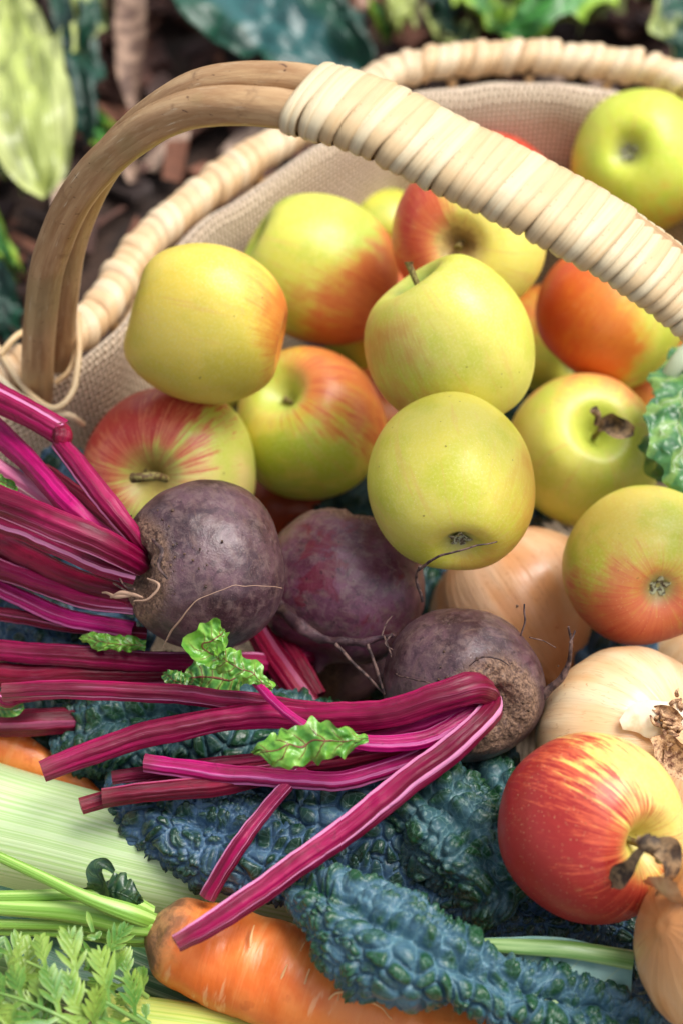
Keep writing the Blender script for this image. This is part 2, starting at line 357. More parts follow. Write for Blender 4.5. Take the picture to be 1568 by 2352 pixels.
build('rim_core', np.vstack(V), grid(360, 12, cu=True, cv=True), mat_cut('cane_core', (200, 165, 115), (150, 110, 70)), basket)
L = np.r_[0, np.cumsum(np.linalg.norm(np.diff(core, axis=0), axis=1))]; q = 0; i = 0
while q < L[-1] - .004:
    P = np.array([np.interp(q, L, core[:, k]) for k in range(3)]); P2_ = np.array([np.interp(min(q + .003, L[-1]), L, core[:, k]) for k in range(3)]); T = P2_ - P
    yaw = rng.normal(-.08, .11); T = T / np.linalg.norm(T); T = T * math.cos(yaw) + np.cross(up, T) * math.sin(yaw) + up * rng.normal(0, .05)
    s = rng.uniform(.92, 1.08); wd = rng.uniform(.85, 1.25)
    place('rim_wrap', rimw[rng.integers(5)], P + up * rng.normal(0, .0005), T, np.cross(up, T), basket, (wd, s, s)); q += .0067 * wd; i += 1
# woven side
def inset(k, z, wob=0):            # outline of the basket shrunk towards its middle
    Q = RIM.copy(); Q[:, :2] = cen[:2] + (Q[:, :2] - cen[:2]) * k; Q[:, 2] = z; return Q
M_WEAVE = mat_cane_wrap('weaver_cane', (214, 184, 138), (200, 160, 105), (160, 118, 74))
prof_k = lambda z: .80 + .185 * (z / RIMZ) ** .6
nst = 44
for j in range(13):
    z = .008 + j * .0088; k = prof_k(z); Q = inset(k, z); ph = np.arange(360) / 360 * nst * np.pi + j * np.pi
    nrm = Q[:, :2] - cen[:2]; nrm /= np.linalg.norm(nrm, axis=1)[:, None]; Q[:, :2] += nrm * (.0022 * np.sin(ph))[:, None]
    a = np.linspace(0, 2 * np.pi, 9)[:-1]; V = []
    for p, nn in zip(Q, nrm): V.append(p + np.cos(a)[:, None] * np.array([nn[0], nn[1], 0]) * .0028 + np.sin(a)[:, None] * up * .0046)
    V = np.vstack(V); U = np.stack([np.tile(a / 6.28, 360), np.repeat(np.arange(360) * .004, 8), np.tile(np.sin(a), 360)], 1)
    build('weaver', V, grid(360, 8, cu=True, cv=True), M_WEAVE, basket, {'uvw': U})
st_me = None
for j in range(nst):
    i = int((j + .5) * 360 / nst) % 360
    pts = [inset(prof_k(z), z)[i] for z in (.0, .04, .08, RIMZ - .006)]
    V, F, uvw, mi = tube(pts, .0026, 8, up=(1, 0, 0)); build('stake', V, F, [M_WEAVE, M_WEAVE], basket, {'uvw': uvw}, midx=mi)
V = np.vstack([inset(.8, .006), np.array([[cen[0], cen[1], .006]])]); j = np.arange(360)
build('base', V, np.stack([j, (j + 1) % 360, np.full(360, 360)], 1), M_WEAVE, basket, {'uvw': V * 8})
# hessian lining
hm = Mat('hessian'); u, s, t = hm.sep(hm.attr('uvw'))
def wv(x, k): return hm.math('ADD', hm.math('MULTIPLY', hm.math('SINE', hm.math('MULTIPLY', x, k)), .5), .5)
wig = hm.noise(hm.attr('uvw'), 90, 2); du = hm.math('ADD', u, hm.math('MULTIPLY', wig, .0016)); ds = hm.math('ADD', s, hm.math('MULTIPLY', wig, .0016))
K_ = 2 * math.pi / .0030
chk = hm.math('MULTIPLY', hm.math('SINE', hm.math('MULTIPLY', du, K_ / 2)), hm.math('SINE', hm.math('MULTIPLY', ds, K_ / 2)))
warp = hm.math('ADD', hm.math('MAXIMUM', wv(du, K_), wv(ds, K_)), hm.math('MULTIPLY', chk, .25)); warp = hm.rng(warp, .35, 1.1)
hn = hm.noise(hm.attr('uvw'), 40, 4)
hc = hm.mix(hm.rng(warp, .1, .7), lin(134, 110, 86), lin(226, 204, 176)); hc = hm.mix(hm.math('MULTIPLY', hm.rng(hn, .4, .7), .3), hc, lin(184, 156, 132))
M_HESS = hm.out(hc, .9, hm.bump(warp, 1, .0012), .2, sheen=.2)
per = np.r_[0, np.cumsum(np.linalg.norm(np.diff(RIM, axis=0), axis=1))]; hz = [(.955, RIMZ - .012), (.935, RIMZ + .001), (.915, RIMZ + .0065), (.893, RIMZ + .004), (.885, RIMZ - .006), (.875, RIMZ - .025), (.86, .08), (.83, .045), (.78, .018), (.6, .011), (.3, .0105), (.02, .0105)]
hz = cr(np.c_[np.array(hz), np.zeros(len(hz))], 70)
V = []; U = []; acc = 0; prevp = None
for jj, (k, z, _) in enumerate(hz):
    Q = inset(k, z); fold = vn(np.c_[Q[:, :2] * 1, Q[:, 2] * .5], 22, 4); f2 = vn(np.c_[Q[:, :2], Q[:, 2]], 60, 8)
    wgt = min(1, jj / 10) * (1 if k > .5 else .2)
    nrm = Q[:, :2] - cen[:2]; nrm /= np.linalg.norm(nrm, axis=1)[:, None] + 1e-9
    Q[:, :2] += nrm * ((fold * .005 + f2 * .0022) * wgt)[:, None]; Q[:, 2] += (fold * .004 + f2 * .0018) * (1 if jj < 30 else .3)
    if prevp is not None: acc += math.hypot((k - prevp[0]) * .22, z - prevp[1])
    prevp = (k, z); V.append(Q); U.append(np.stack([per, np.full(360, acc), np.zeros(360)], 1))
V = np.stack(V, 1).reshape(-1, 3); U = np.stack(U, 1).reshape(-1, 3)
build('lining', V, grid(360, 70, cu=True), M_HESS, basket, {'uvw': U})
# handle: two canes side by side, arched over the basket
HU = np.array([.949, -.315, 0]); HN = np.array([.315, .949, 0])
hp = [(-.147, .076, .04), (-.1455, .0755, .10), (-.141, .0735, .145), (-.135, .071, .184), (-.126, .068, .224), (-.109, .063, .265), (-.085, .055, .300), (-.058, .046, .324), (-.023, .034, .335), (.011, .023, .333), (.037, .014, .324), (.071, .003, .312), (.106, -.009, .297), (.136, -.019, .278), (.172, -.031, .25), (.21, -.044, .212), (.24, -.054, .165), (.252, -.058, .12), (.255, -.059, .05)]
hp = np.array(hp); HP = cr(hp, 200)
for sgn, tw in ((-1, 0), (1, .004)):
    Pp = hp + HN * .0088 * sgn + (HU * .003 if sgn > 0 else 0) ; Pp = Pp + HN * np.linspace(0, tw, len(Pp))[:, None] * 0
    V, F, uvw, mi = tube(Pp, [.0079, .0078, .0077, .0077], 26, up=HN, n=220, prof=lambda a: 1 + .02 * np.cos(2 * a + sgn) + .01 * np.cos(5 * a))
    V = V + (vn(V, 120, 3 + sgn) * .0002 + vn(V, 35, 9 + sgn) * .0005)[:, None] * up
    build('handle_cane', V, F, [M_BARK, M_BARK], basket, {'uvw': uvw}, midx=mi)
hw = [wrap_mesh(.0080, .0013, .0174, .0090, l, 10 + s, M_WRAP_H, 'handle_wrap', 3.2, 1.5) for s, l in enumerate((.10, .16, .2, .13))]
S_ = np.r_[0, np.cumsum(np.linalg.norm(np.diff(HP, axis=0), axis=1))]
i0 = int(np.argmin(np.linalg.norm(HP - np.array([-.0115, .030, .335]), axis=1))); q = S_[i0]; i1 = int(np.argmin(np.linalg.norm(HP - np.array([.225, -.049, .19]), axis=1)))
i = 0
while q < S_[i1]:
    P = np.array([np.interp(q, S_, HP[:, k]) for k in range(3)]); T = np.array([np.interp(q + .003, S_, HP[:, k]) for k in range(3)]) - P
    late = q > S_[i0] + .132
    wd = rng.uniform(.66, .78) if late else (rng.uniform(.55, .62) if i < 3 else rng.uniform(.82, 1.1))
    sh = -.2 + rng.normal(0, .02); T = T / np.linalg.norm(T); T2 = T * math.cos(sh) + HN * math.sin(sh)
    g = 1.0 if not late else .95
    o = place('handle_wrap', hw[rng.integers(4)], P, T2, HN, basket, (wd, g * 1.07 * rng.uniform(.99, 1.015), g * rng.uniform(.985, 1.02))); q += .0061 * wd * (1.05 if late else 1); i += 1
# binding of the handle foot to the rim
bm = mat_cane_wrap('binding_cane', (232, 212, 176), (220, 188, 140), (196, 160, 112))
for pts, r in (([(-10, 790, .142), (20, 840, .142), (70, 905, .141), (125, 938, .143), (165, 905, .146), (178, 850, .148), (183, 780, .15), (180, 720, .15)], .0016),
               ([(-20, 850, .140), (40, 905, .14), (110, 945, .14), (160, 955, .135), (190, 975, .125)], .0018),
               ([(0, 815, .144), (35, 775, .146), (60, 760, .14)], .0016), ([(185, 740, .146), (176, 800, .146), (160, 850, .143), (128, 880, .14)], .0013),
               ([(-10, 880, .138), (60, 935, .136), (120, 975, .132)], .002)):
    V, F, uvw, mi = tube([at(*p) for p in pts], r, 10, n=60); build('binding', V, F, [bm, bm], basket, {'uvw': uvw}, midx=mi)

# ------------------------------------------------------------------ apples
def apple_verts(seed, wide=1.0, tall=1.0, box=0.0):
    prof = [(0, .56), (.06, .57), (.13, .65), (.25, .765), (.42, .84), (.64, .775), (.82, .59), (.95, .32), (1, .02), (.955, -.30), (.82, -.57), (.63, -.76), (.45, -.85), (.30, -.845), (.16, -.76), (.05, -.70), (0, -.69)]
    V, F = lathe(prof, 96, 84); a = np.arctan2(V[:, 1], V[:, 0]); r = np.hypot(V[:, 0], V[:, 1]); z = V[:, 2]
    rr = np.random.default_rng(seed); p = rr.uniform(0, 6.28, 4)
    k = 1 + .02 * np.cos(2 * a + p[0]) + .012 * np.cos(3 * a + p[1]) + (.006 + .016 * np.clip(-z, 0, 1)) * np.cos(5 * a + p[2]) * np.clip(r * 1.6, 0, 1) + .02 * vn(V, 1.7, seed)
    if box: k *= 1 + box * np.cos(4 * a + .5)
    V[:, 0] *= k * wide; V[:, 1] *= k * wide; V[:, 2] *= tall * (1 + .06 * np.cos(a + p[3]) * np.clip(r * 1.5, 0, 1))
    return V, F
ms = Mat('apple_stalk'); nn_ = ms.noise(ms.obj(), 500, 3); M_STALK = ms.out(ms.mix(ms.rng(nn_, .4, .65), lin(98, 72, 42), lin(150, 140, 78)), .65, ms.bump(nn_, .6, .0006))
ms = Mat('calyx_dry'); nn_ = ms.noise(ms.obj(), 700, 3); M_CALYX = ms.out(ms.mix(ms.rng(nn_, .4, .6), lin(84, 70, 50), lin(176, 178, 140)), .8)
ms = Mat('dry_leaf'); nn_ = ms.noise(ms.obj(), 160, 5, .7); M_DRY = ms.out(ms.mix(ms.rng(nn_, .4, .62), lin(66, 52, 42), lin(150, 122, 88)), .8, ms.bump(nn_, .8, .0012))
def leafsheet(pts, widths, mat, name, parent, nu=26, nv=9, curl=.3, crumple=.0006, upv=None, seed=0, thick=0, wfreq=120, ruffle=0):
    Q = cr(np.c_[np.array(pts), np.interp(np.linspace(0, 1, len(pts)), np.linspace(0, 1, len(widths)), widths)], nu)
    P = Q[:, :3]; T, N, B = frames(P, upv); v = np.linspace(-1, 1, nv)
    sq = np.linspace(0, 1, nu)
    if ruffle: Q[:, 3] *= 1 + .22 * vn(np.c_[sq, sq * 0, sq * 0], 16, seed + 4)
    V = P[:, None] + B[:, None] * (v[None] * Q[:, 3:4])[..., None] + N[:, None] * (curl * (v[None] ** 2) * Q[:, 3:4])[..., None]
    V = V.reshape(-1, 3); Nn = np.repeat(N, nv, 0); V = V + Nn * (vn(V, wfreq, seed) * crumple)[:, None] + np.repeat(B, nv, 0) * (vn(V, wfreq * 1.3, seed + 1) * crumple * .7)[:, None]
    if ruffle:
        vv, ss = np.tile(v, nu), np.repeat(sq, nv); V = V + Nn * (ruffle * vv ** 2 * vn(np.c_[ss * 14, np.sign(vv) * 3, ss * 0], 1, seed + 7))[:, None] + Nn * (ruffle * .35 * vn(np.c_[ss * 22, vv * 4, ss * 0], 1, seed + 8))[:, None]
    s = np.linspace(0, 1, nu); uvw = np.stack([np.tile(v, nu), np.repeat(s, nv), np.repeat(Q[:, 3] * 30, nv)], 1)
    F = grid(nu, nv)
    if thick:
        n = len(V); V = np.vstack([V, V - Nn * thick]); uvw = np.vstack([uvw, uvw]); F = np.vstack([F, F[:, ::-1] + n])
        rim_ = np.r_[np.arange(nv - 1), np.arange(nv - 1, nu * nv - 1, nv), np.arange(nu * nv - 1, (nu - 1) * nv, -1), np.arange((nu - 1) * nv, 0, -nv)]
        r2_ = np.roll(rim_, -1); F = np.vstack([F, np.stack([r2_, rim_, rim_ + n, r2_ + n], 1)])
    return build(name, V, F, mat, parent, {'uvw': uvw})
def apple(px, py, r, t, label, pole, kind, look, seed, stem=None, away=1, tall=1.0, wide=1.0, box=0, spin=0):
    """pole: offset of the visible cavity from the middle in radii; kind 'stem' or 'calyx'"""
    R = r * t / FPX; C = W(px, py, t); l = math.hypot(*pole); k = min(1, .96 / max(l / (.56 if kind == 'stem' else .70), 1e-6)) / (.56 if kind == 'stem' else .70)
    ax, ay = pole[0] * k, -pole[1] * k; ax_ = camdir(ax, ay, away * math.sqrt(max(0, 1 - ax * ax - ay * ay)))
    axis = ax_ if kind == 'stem' else -ax_
    rot = rot_to(axis, spin)
    a = thing('apple', label, 'apple', C, rot, 'apples heaped in the basket')
    V, F = apple_verts(seed, wide, tall, box); b = look['blushdir']; bl = np.array(rot.inverted() @ Vector(camdir(*b)))
    kw = {k_: v for k_, v in look.items() if k_ != 'blushdir'}
    build('skin', V * R, F, mat_apple('apple_skin', R, bl, seed=seed, **kw), a, world=False)
    # calyx star at -z
    cv = []; cf = []; rr = np.random.default_rng(seed)
    for i in range(5):
        an = i * 2 * np.pi / 5 + rr.uniform(-.2, .2); c, s_ = math.cos(an), math.sin(an); e = np.array([-s_, c, 0]); d = np.array([c, s_, 0]); ln = rr.uniform(.8, 1.2)
        z0 = -.69; pts = [d * .02 + e * .03 + [0, 0, z0 - .005], d * .02 - e * .03 + [0, 0, z0 - .005], d * .07 * ln - e * .03 + [0, 0, z0 - .07], d * .07 * ln + e * .03 + [0, 0, z0 - .07], d * .13 * ln + [0, 0, z0 - .055 + rr.uniform(-.03, .03)]]
        n0 = len(cv); cv += pts; cf += [[n0, n0 + 1, n0 + 2], [n0, n0 + 2, n0 + 3], [n0 + 3, n0 + 2, n0 + 4]]
    build('calyx', np.array(cv) * [1.25, 1.25, tall] * R, np.array(cf), M_CALYX, a, world=False)
    if stem is not False:
        ln = stem or .3; bx, by = rr.uniform(-.06, .06, 2)
        V, F, uvw, mi = tube(np.array([(0, 0, .5), (bx * .3, by * .3, .55 + ln * .4), (bx * 1.2, by * 1.2, .55 + ln), (bx * 1.7, by * 1.7, .55 + ln * 1.12)]) * R, np.array([.045, .036, .042, .06]) * R, 12, up=(1, 0, 0))
        build('stalk', V, F, [M_STALK, M_STALK], a, {'uvw': uvw}, midx=mi, world=False)
    a['R'] = R
    return a
G = (166, 186, 44); Yl = (214, 208, 84)
LK = dict(
 A1=dict(blushdir=(.85, .15, -.15), thr=.62, ground=(220, 202, 72), yellow=(236, 210, 84), blush=(212, 120, 50), streak=.35, deep=(190, 52, 38), soft=.55),
 A2=dict(blushdir=(.72, -.62, .05), thr=.38, ground=(174, 190, 54), yellow=(210, 208, 76), blush=(200, 100, 56), streak=.55, deep=(160, 40, 34), soft=.6, cav=(120, 150, 30)),
 A3=dict(blushdir=(-.95, .1, .0), thr=.38, ground=(228, 214, 94), yellow=(236, 220, 106), blush=(216, 96, 58), streak=.55, deep=(196, 40, 40), soft=.4, cav=(190, 160, 110), russet=.9),
 A4=dict(blushdir=(-.8, -.4, .2), thr=.78, ground=(200, 202, 72), yellow=(220, 212, 98), blush=(208, 150, 70), streak=.45, deep=(200, 100, 60), soft=.6, cav=(120, 160, 60), russet=.15),
 A5=dict(blushdir=(-.75, -.1, .1), thr=-.12, ground=(192, 202, 58), yellow=(220, 212, 76), blush=(222, 118, 42), streak=.3, deep=(200, 62, 26), soft=.55),
 A6=dict(blushdir=(.3, -.9, .2), thr=.92, ground=(190, 206, 54), yellow=(210, 214, 70), blush=(222, 160, 60), streak=.3, soft=.5),
 A7=dict(blushdir=(.1, .95, .1), thr=.78, ground=(198, 208, 72), yellow=(222, 218, 94), blush=(220, 140, 84), streak=.3, deep=(206, 90, 60), soft=.5, russet=.1, cav=(170, 186, 66)),
 A8=dict(blushdir=(.6, -.35, -.1), thr=.62, ground=(204, 202, 64), yellow=(224, 212, 88), blush=(206, 146, 60), streak=.3, deep=(196, 110, 50), soft=.7),
 A9=dict(blushdir=(.45, .65, .45), thr=.44, ground=(184, 198, 50), yellow=(228, 212, 86), blush=(214, 122, 60), streak=.8, deep=(184, 60, 38), soft=.5, cav=(186, 200, 90), russet=.1),
 A10=dict(blushdir=(-.45, .75, .2), thr=.12, ground=(204, 210, 88), yellow=(234, 214, 130), blush=(218, 106, 82), streak=1.1, deep=(186, 32, 40), soft=.36, cav=(196, 180, 96), russet=.4),
 A11=dict(blushdir=(-.15, -.85, .35), thr=.42, ground=(196, 198, 62), yellow=(226, 206, 94), blush=(214, 104, 72), streak=.5, deep=(190, 48, 40), soft=.55),
 A12=dict(blushdir=(-.8, -.42, .12), thr=-.42, ground=(220, 208, 102), yellow=(236, 202, 120), blush=(206, 66, 52), streak=1.1, deep=(150, 6, 24), soft=.36, cav=(206, 206, 96), russet=.05),
 H=dict(blushdir=(0, .6, .5), thr=.6, ground=(164, 182, 54), yellow=(204, 202, 70), blush=(200, 110, 46), streak=.4))
apple(475, 743, 186, .9454, 'smooth yellow apple with an orange red right edge, upper left of the heap', (.66, .16), 'calyx', LK['A1'], 3, stem=False, away=-.2, tall=1.1, box=.02)
apple(733, 620, 166, 1.0528, 'green apple with a shadowed hollow on its left and a red lower right side', (-.60, -.26), 'stem', LK['A2'], 5, stem=.12, tall=1.18)
apple(1075, 548, 178, .9937, 'apple under the wrapped handle with red left cheek and brown russet round its stalk', (-.12, .12), 'stem', LK['A3'], 8, stem=.22)
A4 = apple(1032, 793, 190, .9309, 'large pale green apple with a short upright stalk in the middle of the heap', (-.30, -.50), 'stem', LK['A4'], 11, stem=.52, tall=1.1)
apple(1400, 725, 172, 1.0366, 'orange flushed apple with a green right end just below the handle', (.40, -.52), 'stem', LK['A5'], 14, stem=False)
apple(1472, 372, 162, 1.115, 'bright green apple behind the handle at the back of the basket', (-.26, -.02), 'calyx', LK['A6'], 17, stem=False)
A7 = apple(1340, 1036, 178, 1.013, 'pale green apple whose stalk carries a small shrivelled brown leaf', (.06, -.16), 'stem', LK['A7'], 20, stem=.38)
apple(1036, 1113, 195, .8950, 'dull yellow green apple with its dry calyx low down, touching the pale onion', (.05, .54), 'calyx', LK['A8'], 23, stem=False, tall=1.1)
apple(715, 978, 174, 1.0165, 'apple with an orange striped top around a pale green hollow, green below', (-.25, -.28), 'stem', LK['A9'], 26, stem=.10)
A10 = apple(392, 1078, 196, .9814, 'red streaked apple with its stalk lying sideways, behind the left beetroot', (-.12, .08), 'stem', LK['A10'], 29, stem=.2)
apple(1478, 1300, 184, .9250, 'green and red apple with a rosy ring round its calyx at the right edge', (.07, .22), 'calyx', LK['A11'], 32, stem=False)
A12 = apple(1350, 1900, 216, .8151, 'glossy bright red apple with a dry leaf on its stalk at lower right', (.36, .06), 'stem', LK['A12'], 35, stem=.5)
apple(1258, 792, 140, 1.13, 'shadowed apple deep in the gap right of the large pale green apple', (.3, .3), 'calyx', LK['H'], 41, stem=False)
apple(880, 540, 110, 1.15, 'sliver of a green apple showing between two apples left of the handle', (.0, .3), 'calyx', dict(LK['H'], thr=2), 42, stem=False)
apple(640, 1180, 115, 1.0616, 'dark red apple glimpsed in the gap above the two left beetroots', (.3, .3), 'calyx', dict(LK['H'], thr=-1.2, deep=(140, 20, 20)), 43, stem=False)
apple(1240, 560, 100, 1.21, 'yellow green apple just showing beneath the handle wrapping', (.3, .3), 'calyx', dict(LK['H'], thr=2), 44, stem=False)
apple(1135, 458, 152, 1.14, 'red apple mostly hidden behind the top of the handle', (.3, .3), 'calyx', dict(LK['H'], thr=-.3, blush=(220, 100, 60), deep=(200, 50, 40)), 45, stem=False)
for fx, fy, fr, ft, lb in ((436, 840, 143, 1.088, 'apple in the dark gap between the yellow apple and the red streaked apple'), (1025, 1091, 152, 1.027, 'green apple buried under the dull yellow green apple'), (852, 988, 144, 1.08, 'shadowed apple low between the striped apple and the large pale green apple'),
                       (871, 737, 139, 1.116, 'apple at the bottom of the gap left of the large pale green apple'), (1498, 913, 143, 1.086, 'apple in shadow beside the savoy leaf at the right')):
    apple(fx, fy, fr, ft, lb, (.3, .3), 'calyx', dict(LK['H'], thr=.3), int(fx), stem=False)
# dry leaves on stalks
leafsheet([W(1372, 985, .967), W(1400, 972, .96), W(1425, 985, .955), W(1455, 990, .955)], [.001, .0048, .005, .002], M_DRY, 'dry_leaf', A7, curl=.5, crumple=.0015, seed=1)
V, F, uvw, mi = tube([W(1362, 940, .958), W(1372, 955, .96), W(1368, 975, .963)], [.0022, .0016, .0014], 10); build('bud_scar', V, F, [M_DRY, M_DRY], A7, {'uvw': uvw}, midx=mi)
leafsheet([W(1490, 1945, .766), W(1525, 1955, .767), W(1535, 1990, .771), W(1505, 2065, .781)], [.002, .0060, .0052, .001], M_DRY, 'dry_leaf', A12, curl=.45, crumple=.0015, seed=4)
leafsheet([W(1482, 1948, .766), W(1455, 1975, .770), W(1430, 2010, .776), W(1398, 2038, .785)], [.0012, .0022, .004, .001], M_DRY, 'dry_leaf', A12, curl=.6, crumple=.0015, seed=6)
V, F, uvw, mi = tube([W(1470, 1935, .768), W(1492, 1938, .764), W(1510, 1930, .764)], [.0028, .0038, .0022], 14); V = V + (vn(V, 500, 3) * .0008)[:, None]; build('bud_scar', V, F, [M_DRY, M_DRY], A12, {'uvw': uvw}, midx=mi)
V, F, uvw, mi = tube([W(305, 1098, .928), W(330, 1096, .925), W(360, 1094, .928), W(382, 1100, .935)], [.0024, .0021, .002, .0018], 12); build('stalk', V, F, [M_STALK, M_STALK], A10, {'uvw': uvw}, midx=mi)

# ------------------------------------------------------------------ beetroots
def mat_beet(name, R, seed, dusty=.5, tone=1.0):
    ca, cb = (lin(84, 36, 54), lin(118, 70, 92)) if tone > 1 else (lin(56, 33, 38), lin(98, 68, 76))
    m = Mat(name); P = m.vm('MULTIPLY', m.obj(), (1 / R,) * 3); P = m.vm('ADD', P, (seed, seed * 2, 0)); x, y, z = m.sep(m.vm('MULTIPLY', m.obj(), (1 / R,) * 3))
    n1 = m.noise(P, 1.6, 5, .6, .3); n2 = m.noise(P, 7, 5, .65, .4); n3 = m.noise(P, 26, 4, .7); n4 = m.noise(m.vm('MULTIPLY', P, (1, 1, 4)), 3, 3)
    c = m.mix(m.rng(n1, .35, .65), ca, cb)
    c = m.mix(m.math('MULTIPLY', m.rng(n2, .45, .66), dusty), c, lin(128, 104, 100)); c = m.mix(m.math('MULTIPLY', m.rng(m.noise(P, 5, 6, .75, .8), .5, .62), .5), c, lin(44, 26, 34)); c = m.mix(m.math('MULTIPLY', m.rng(m.noise(P, 55, 3, .7), .55, .7), .4), c, lin(140, 116, 108))
    c = m.mix(m.math('MULTIPLY', m.rng(m.noise(m.vm('ADD', P, (9, 9, 9)), 2.1, 4, .6, .6), .56, .64), .75), c, lin(104, 22, 44) if tone > 1 else lin(58, 36, 46))
    c = m.mix(m.math('MULTIPLY', m.rng(n4, .52, .74), .45), c, lin(120, 92, 84))
    fl = m.math('MULTIPLY', m.rng(m.noise(P, 12, 2), .66, .71), .55); c = m.mix(fl, c, lin(44, 26, 34))
    fl2 = m.math('MULTIPLY', m.rng(n3, .68, .76), .5); c = m.mix(fl2, c, lin(186, 160, 150))
    edge = m.math('ADD', z, m.math('MULTIPLY', m.math('SUBTRACT', n2, .5), .6)); rr = m.vm('LENGTH', m.comb(x, y, 0))
    crown = m.rng(edge, .50, .78); crown2 = m.math('MULTIPLY', crown, m.rng(m.math('ADD', rr, m.math('MULTIPLY', m.math('SUBTRACT', n3, .5), .3)), .72, .56))
    tan = m.mix(m.rng(n3, .36, .64), lin(84, 60, 48), lin(158, 124, 98)); tan = m.mix(m.math('MULTIPLY', m.rng(m.vor(P, 16), .18, .05), .7), tan, lin(46, 28, 26))
    c = m.mix(m.math('MULTIPLY', crown2, .85), c, tan)
    h = m.math('ADD', m.math('MULTIPLY', n3, m.math('ADD', .12, m.math('MULTIPLY', crown2, 1.6))), m.math('MULTIPLY', n2, .35))
    return m.out(c, m.rng(crown2, 0, 1, .36, .85), m.bump(h, .6, .0022), .5, coat=.12, coatr=.35)
def beet_verts(seed, tail=1.0, tall=1.0):
    prof = [(0, .70), (.14, .71), (.22, .73), (.29, .80), (.38, .84), (.52, .80), (.68, .70), (.86, .46), (.97, .16), (1, -.1), (.93, -.42), (.78, -.66), (.56, -.84), (.34, -.94), (.17, -1.02), (.08, -1.14), (.03, -1.3), (0, -1.32)]
    prof = [(r, z if z > -.84 else -.84 + (z + .84) * tail) for r, z in prof]
    V, F = lathe(prof, 150, 130); a = np.arctan2(V[:, 1], V[:, 0]); r = np.hypot(V[:, 0], V[:, 1]); z = V[:, 2].copy(); p = np.random.default_rng(seed).uniform(0, 6.28, 3)
    k = 1 + (.03 * np.cos(2 * a + p[0]) + .02 * np.cos(3 * a + p[1])) * np.clip(r * 2, 0, 1) + .02 * vn(V, 2, seed) + .006 * vn(V, 8, seed + 1)
    cw = np.clip((z - .58) / .12, 0, 1) * np.clip((.66 - r) / .12, 0, 1)
    d = cw * (.004 * np.sin(r * 60 + 5 * vn(V, 4, seed)) + .028 * vn(V, 9, seed + 5) + .018 * vn(V, 24, seed + 6))
    V[:, :2] *= k[:, None]; V[:, 2] = z * k * tall + d; return V, F
def beet(px, py, r, t, label, pole, toward, seed, dusty=.5, tone=1, tail=.15, tall=1.0):
    R = r * t / FPX; ax, ay = pole; l2 = ax * ax + ay * ay
    axis = camdir(ax, -ay, toward * math.sqrt(max(0, 1 - l2))); rot = rot_to(axis, seed)
    b = thing('beetroot', label, 'beetroot', W(px, py, t), rot, 'beetroots on the kale'); V, F = beet_verts(seed, tail, tall)
    build('root', V * R, F, mat_beet('beetroot_skin', R, seed, dusty, tone), b, world=False); return b
B1 = beet(466, 1303, 192, .885, 'leftmost round purple beetroot, its crown of magenta stems turned to the left edge', (-.76, .02), .66, 2, tone=.9)
B2 = beet(788, 1345, 188, .9425, 'reddish beetroot behind the other two, a tail root curling across it', (.25, -.85), -.45, 5, tone=1.5, dusty=.6, tail=.6)
B3 = beet(1066, 1577, 183, .8868, 'beetroot with its tan corky crown facing up and long stems over the kale', (.36, .22), .9, 9, tone=.9, dusty=.45)
B4 = beet(760, 1500, 128, .985, 'dark beetroot in the shadow beneath the reddish one', (-.4, .3), .7, 12, dusty=.3)
RIB = lambda a: 1 - .20 * np.exp(-((np.abs((a - np.pi) % (2 * np.pi) - 0) - 0) / .5) ** 2) * 0 + .05 * np.cos(5 * a) + .05 * np.cos(9 * a + 1) + .02 * np.cos(14 * a) + .06 * np.cos(2 * a)
def stem(pts, wpx, parent, m=0, flat=.8, name='stem', caps=(True, False), seed=0, twist=0):
    P = atl(pts); d = np.linalg.norm(P - CAM, axis=1); w = np.interp(np.linspace(0, 1, len(P)), np.linspace(0, 1, len(wpx)), wpx)
    R = w / 2 * (P - CAM).dot(CF) / FPX * 1.03 * (1 + .05 * rng.normal(0, 1, len(P)))
    V, F, uvw, mi = tube(P, R, 56, prof=RIB, flat=flat, up=tuple(-CF), n=max(40, len(P) * 14), caps=caps, twist=twist)
    V = V + np.stack([vn(V, 60, 31), vn(V, 60, 32), vn(V, 60, 33)], 1) * .0007 + np.stack([vn(V, 260, 34), vn(V, 260, 35), vn(V, 260, 36)], 1) * .00022
    return build(name, V, F, [STEMS[m], CUT], parent, {'uvw': uvw}, midx=mi)
# crown of B1 (about 325,1285, height .165)
stem([(-60, 880, .19), (0, 915, .19), (70, 950, .19), (146, 992, .188)], [66, 62, 56], B1, 0, caps=(False, True))
stem([(140, 1012, .187), (200, 1095, .187), (262, 1170, .183), (318, 1240, .174), (338, 1275, .166)], [44, 50, 46, 30], B1, 0, caps=(True, False))
stem([(-60, 940, .17), (0, 995, .172), (70, 1062, .175), (160, 1165, .178), (240, 1225, .172), (318, 1270, .164)], [58, 56, 44, 28], B1, 2, caps=(False, False))
stem([(-60, 1040, .165), (0, 1078, .165), (60, 1118, .165), (125, 1165, .163), (220, 1230, .16)], [44, 42, 36], B1, 3, caps=(False, False))
stem([(-60, 1115, .185), (0, 1150, .187), (110, 1195, .19), (220, 1240, .185), (300, 1280, .173), (330, 1300, .165)], [66, 72, 70, 44], B1, 0, caps=(False, False))
stem([(100, 1080, .16), (180, 1140, .163), (250, 1205, .165), (315, 1262, .162)], [36, 44, 44], B1, 1, caps=(False, False))
stem([(-60, 1170, .165), (20, 1210, .166), (120, 1250, .168), (230, 1300, .168), (310, 1318, .163)], [40, 44, 44], B1, 0, caps=(False, False))
stem([(-60, 1215, .14), (0, 1250, .142), (110, 1305, .145), (220, 1352, .148), (300, 1370, .148)], [52, 54, 46], B1, 1, caps=(False, False))
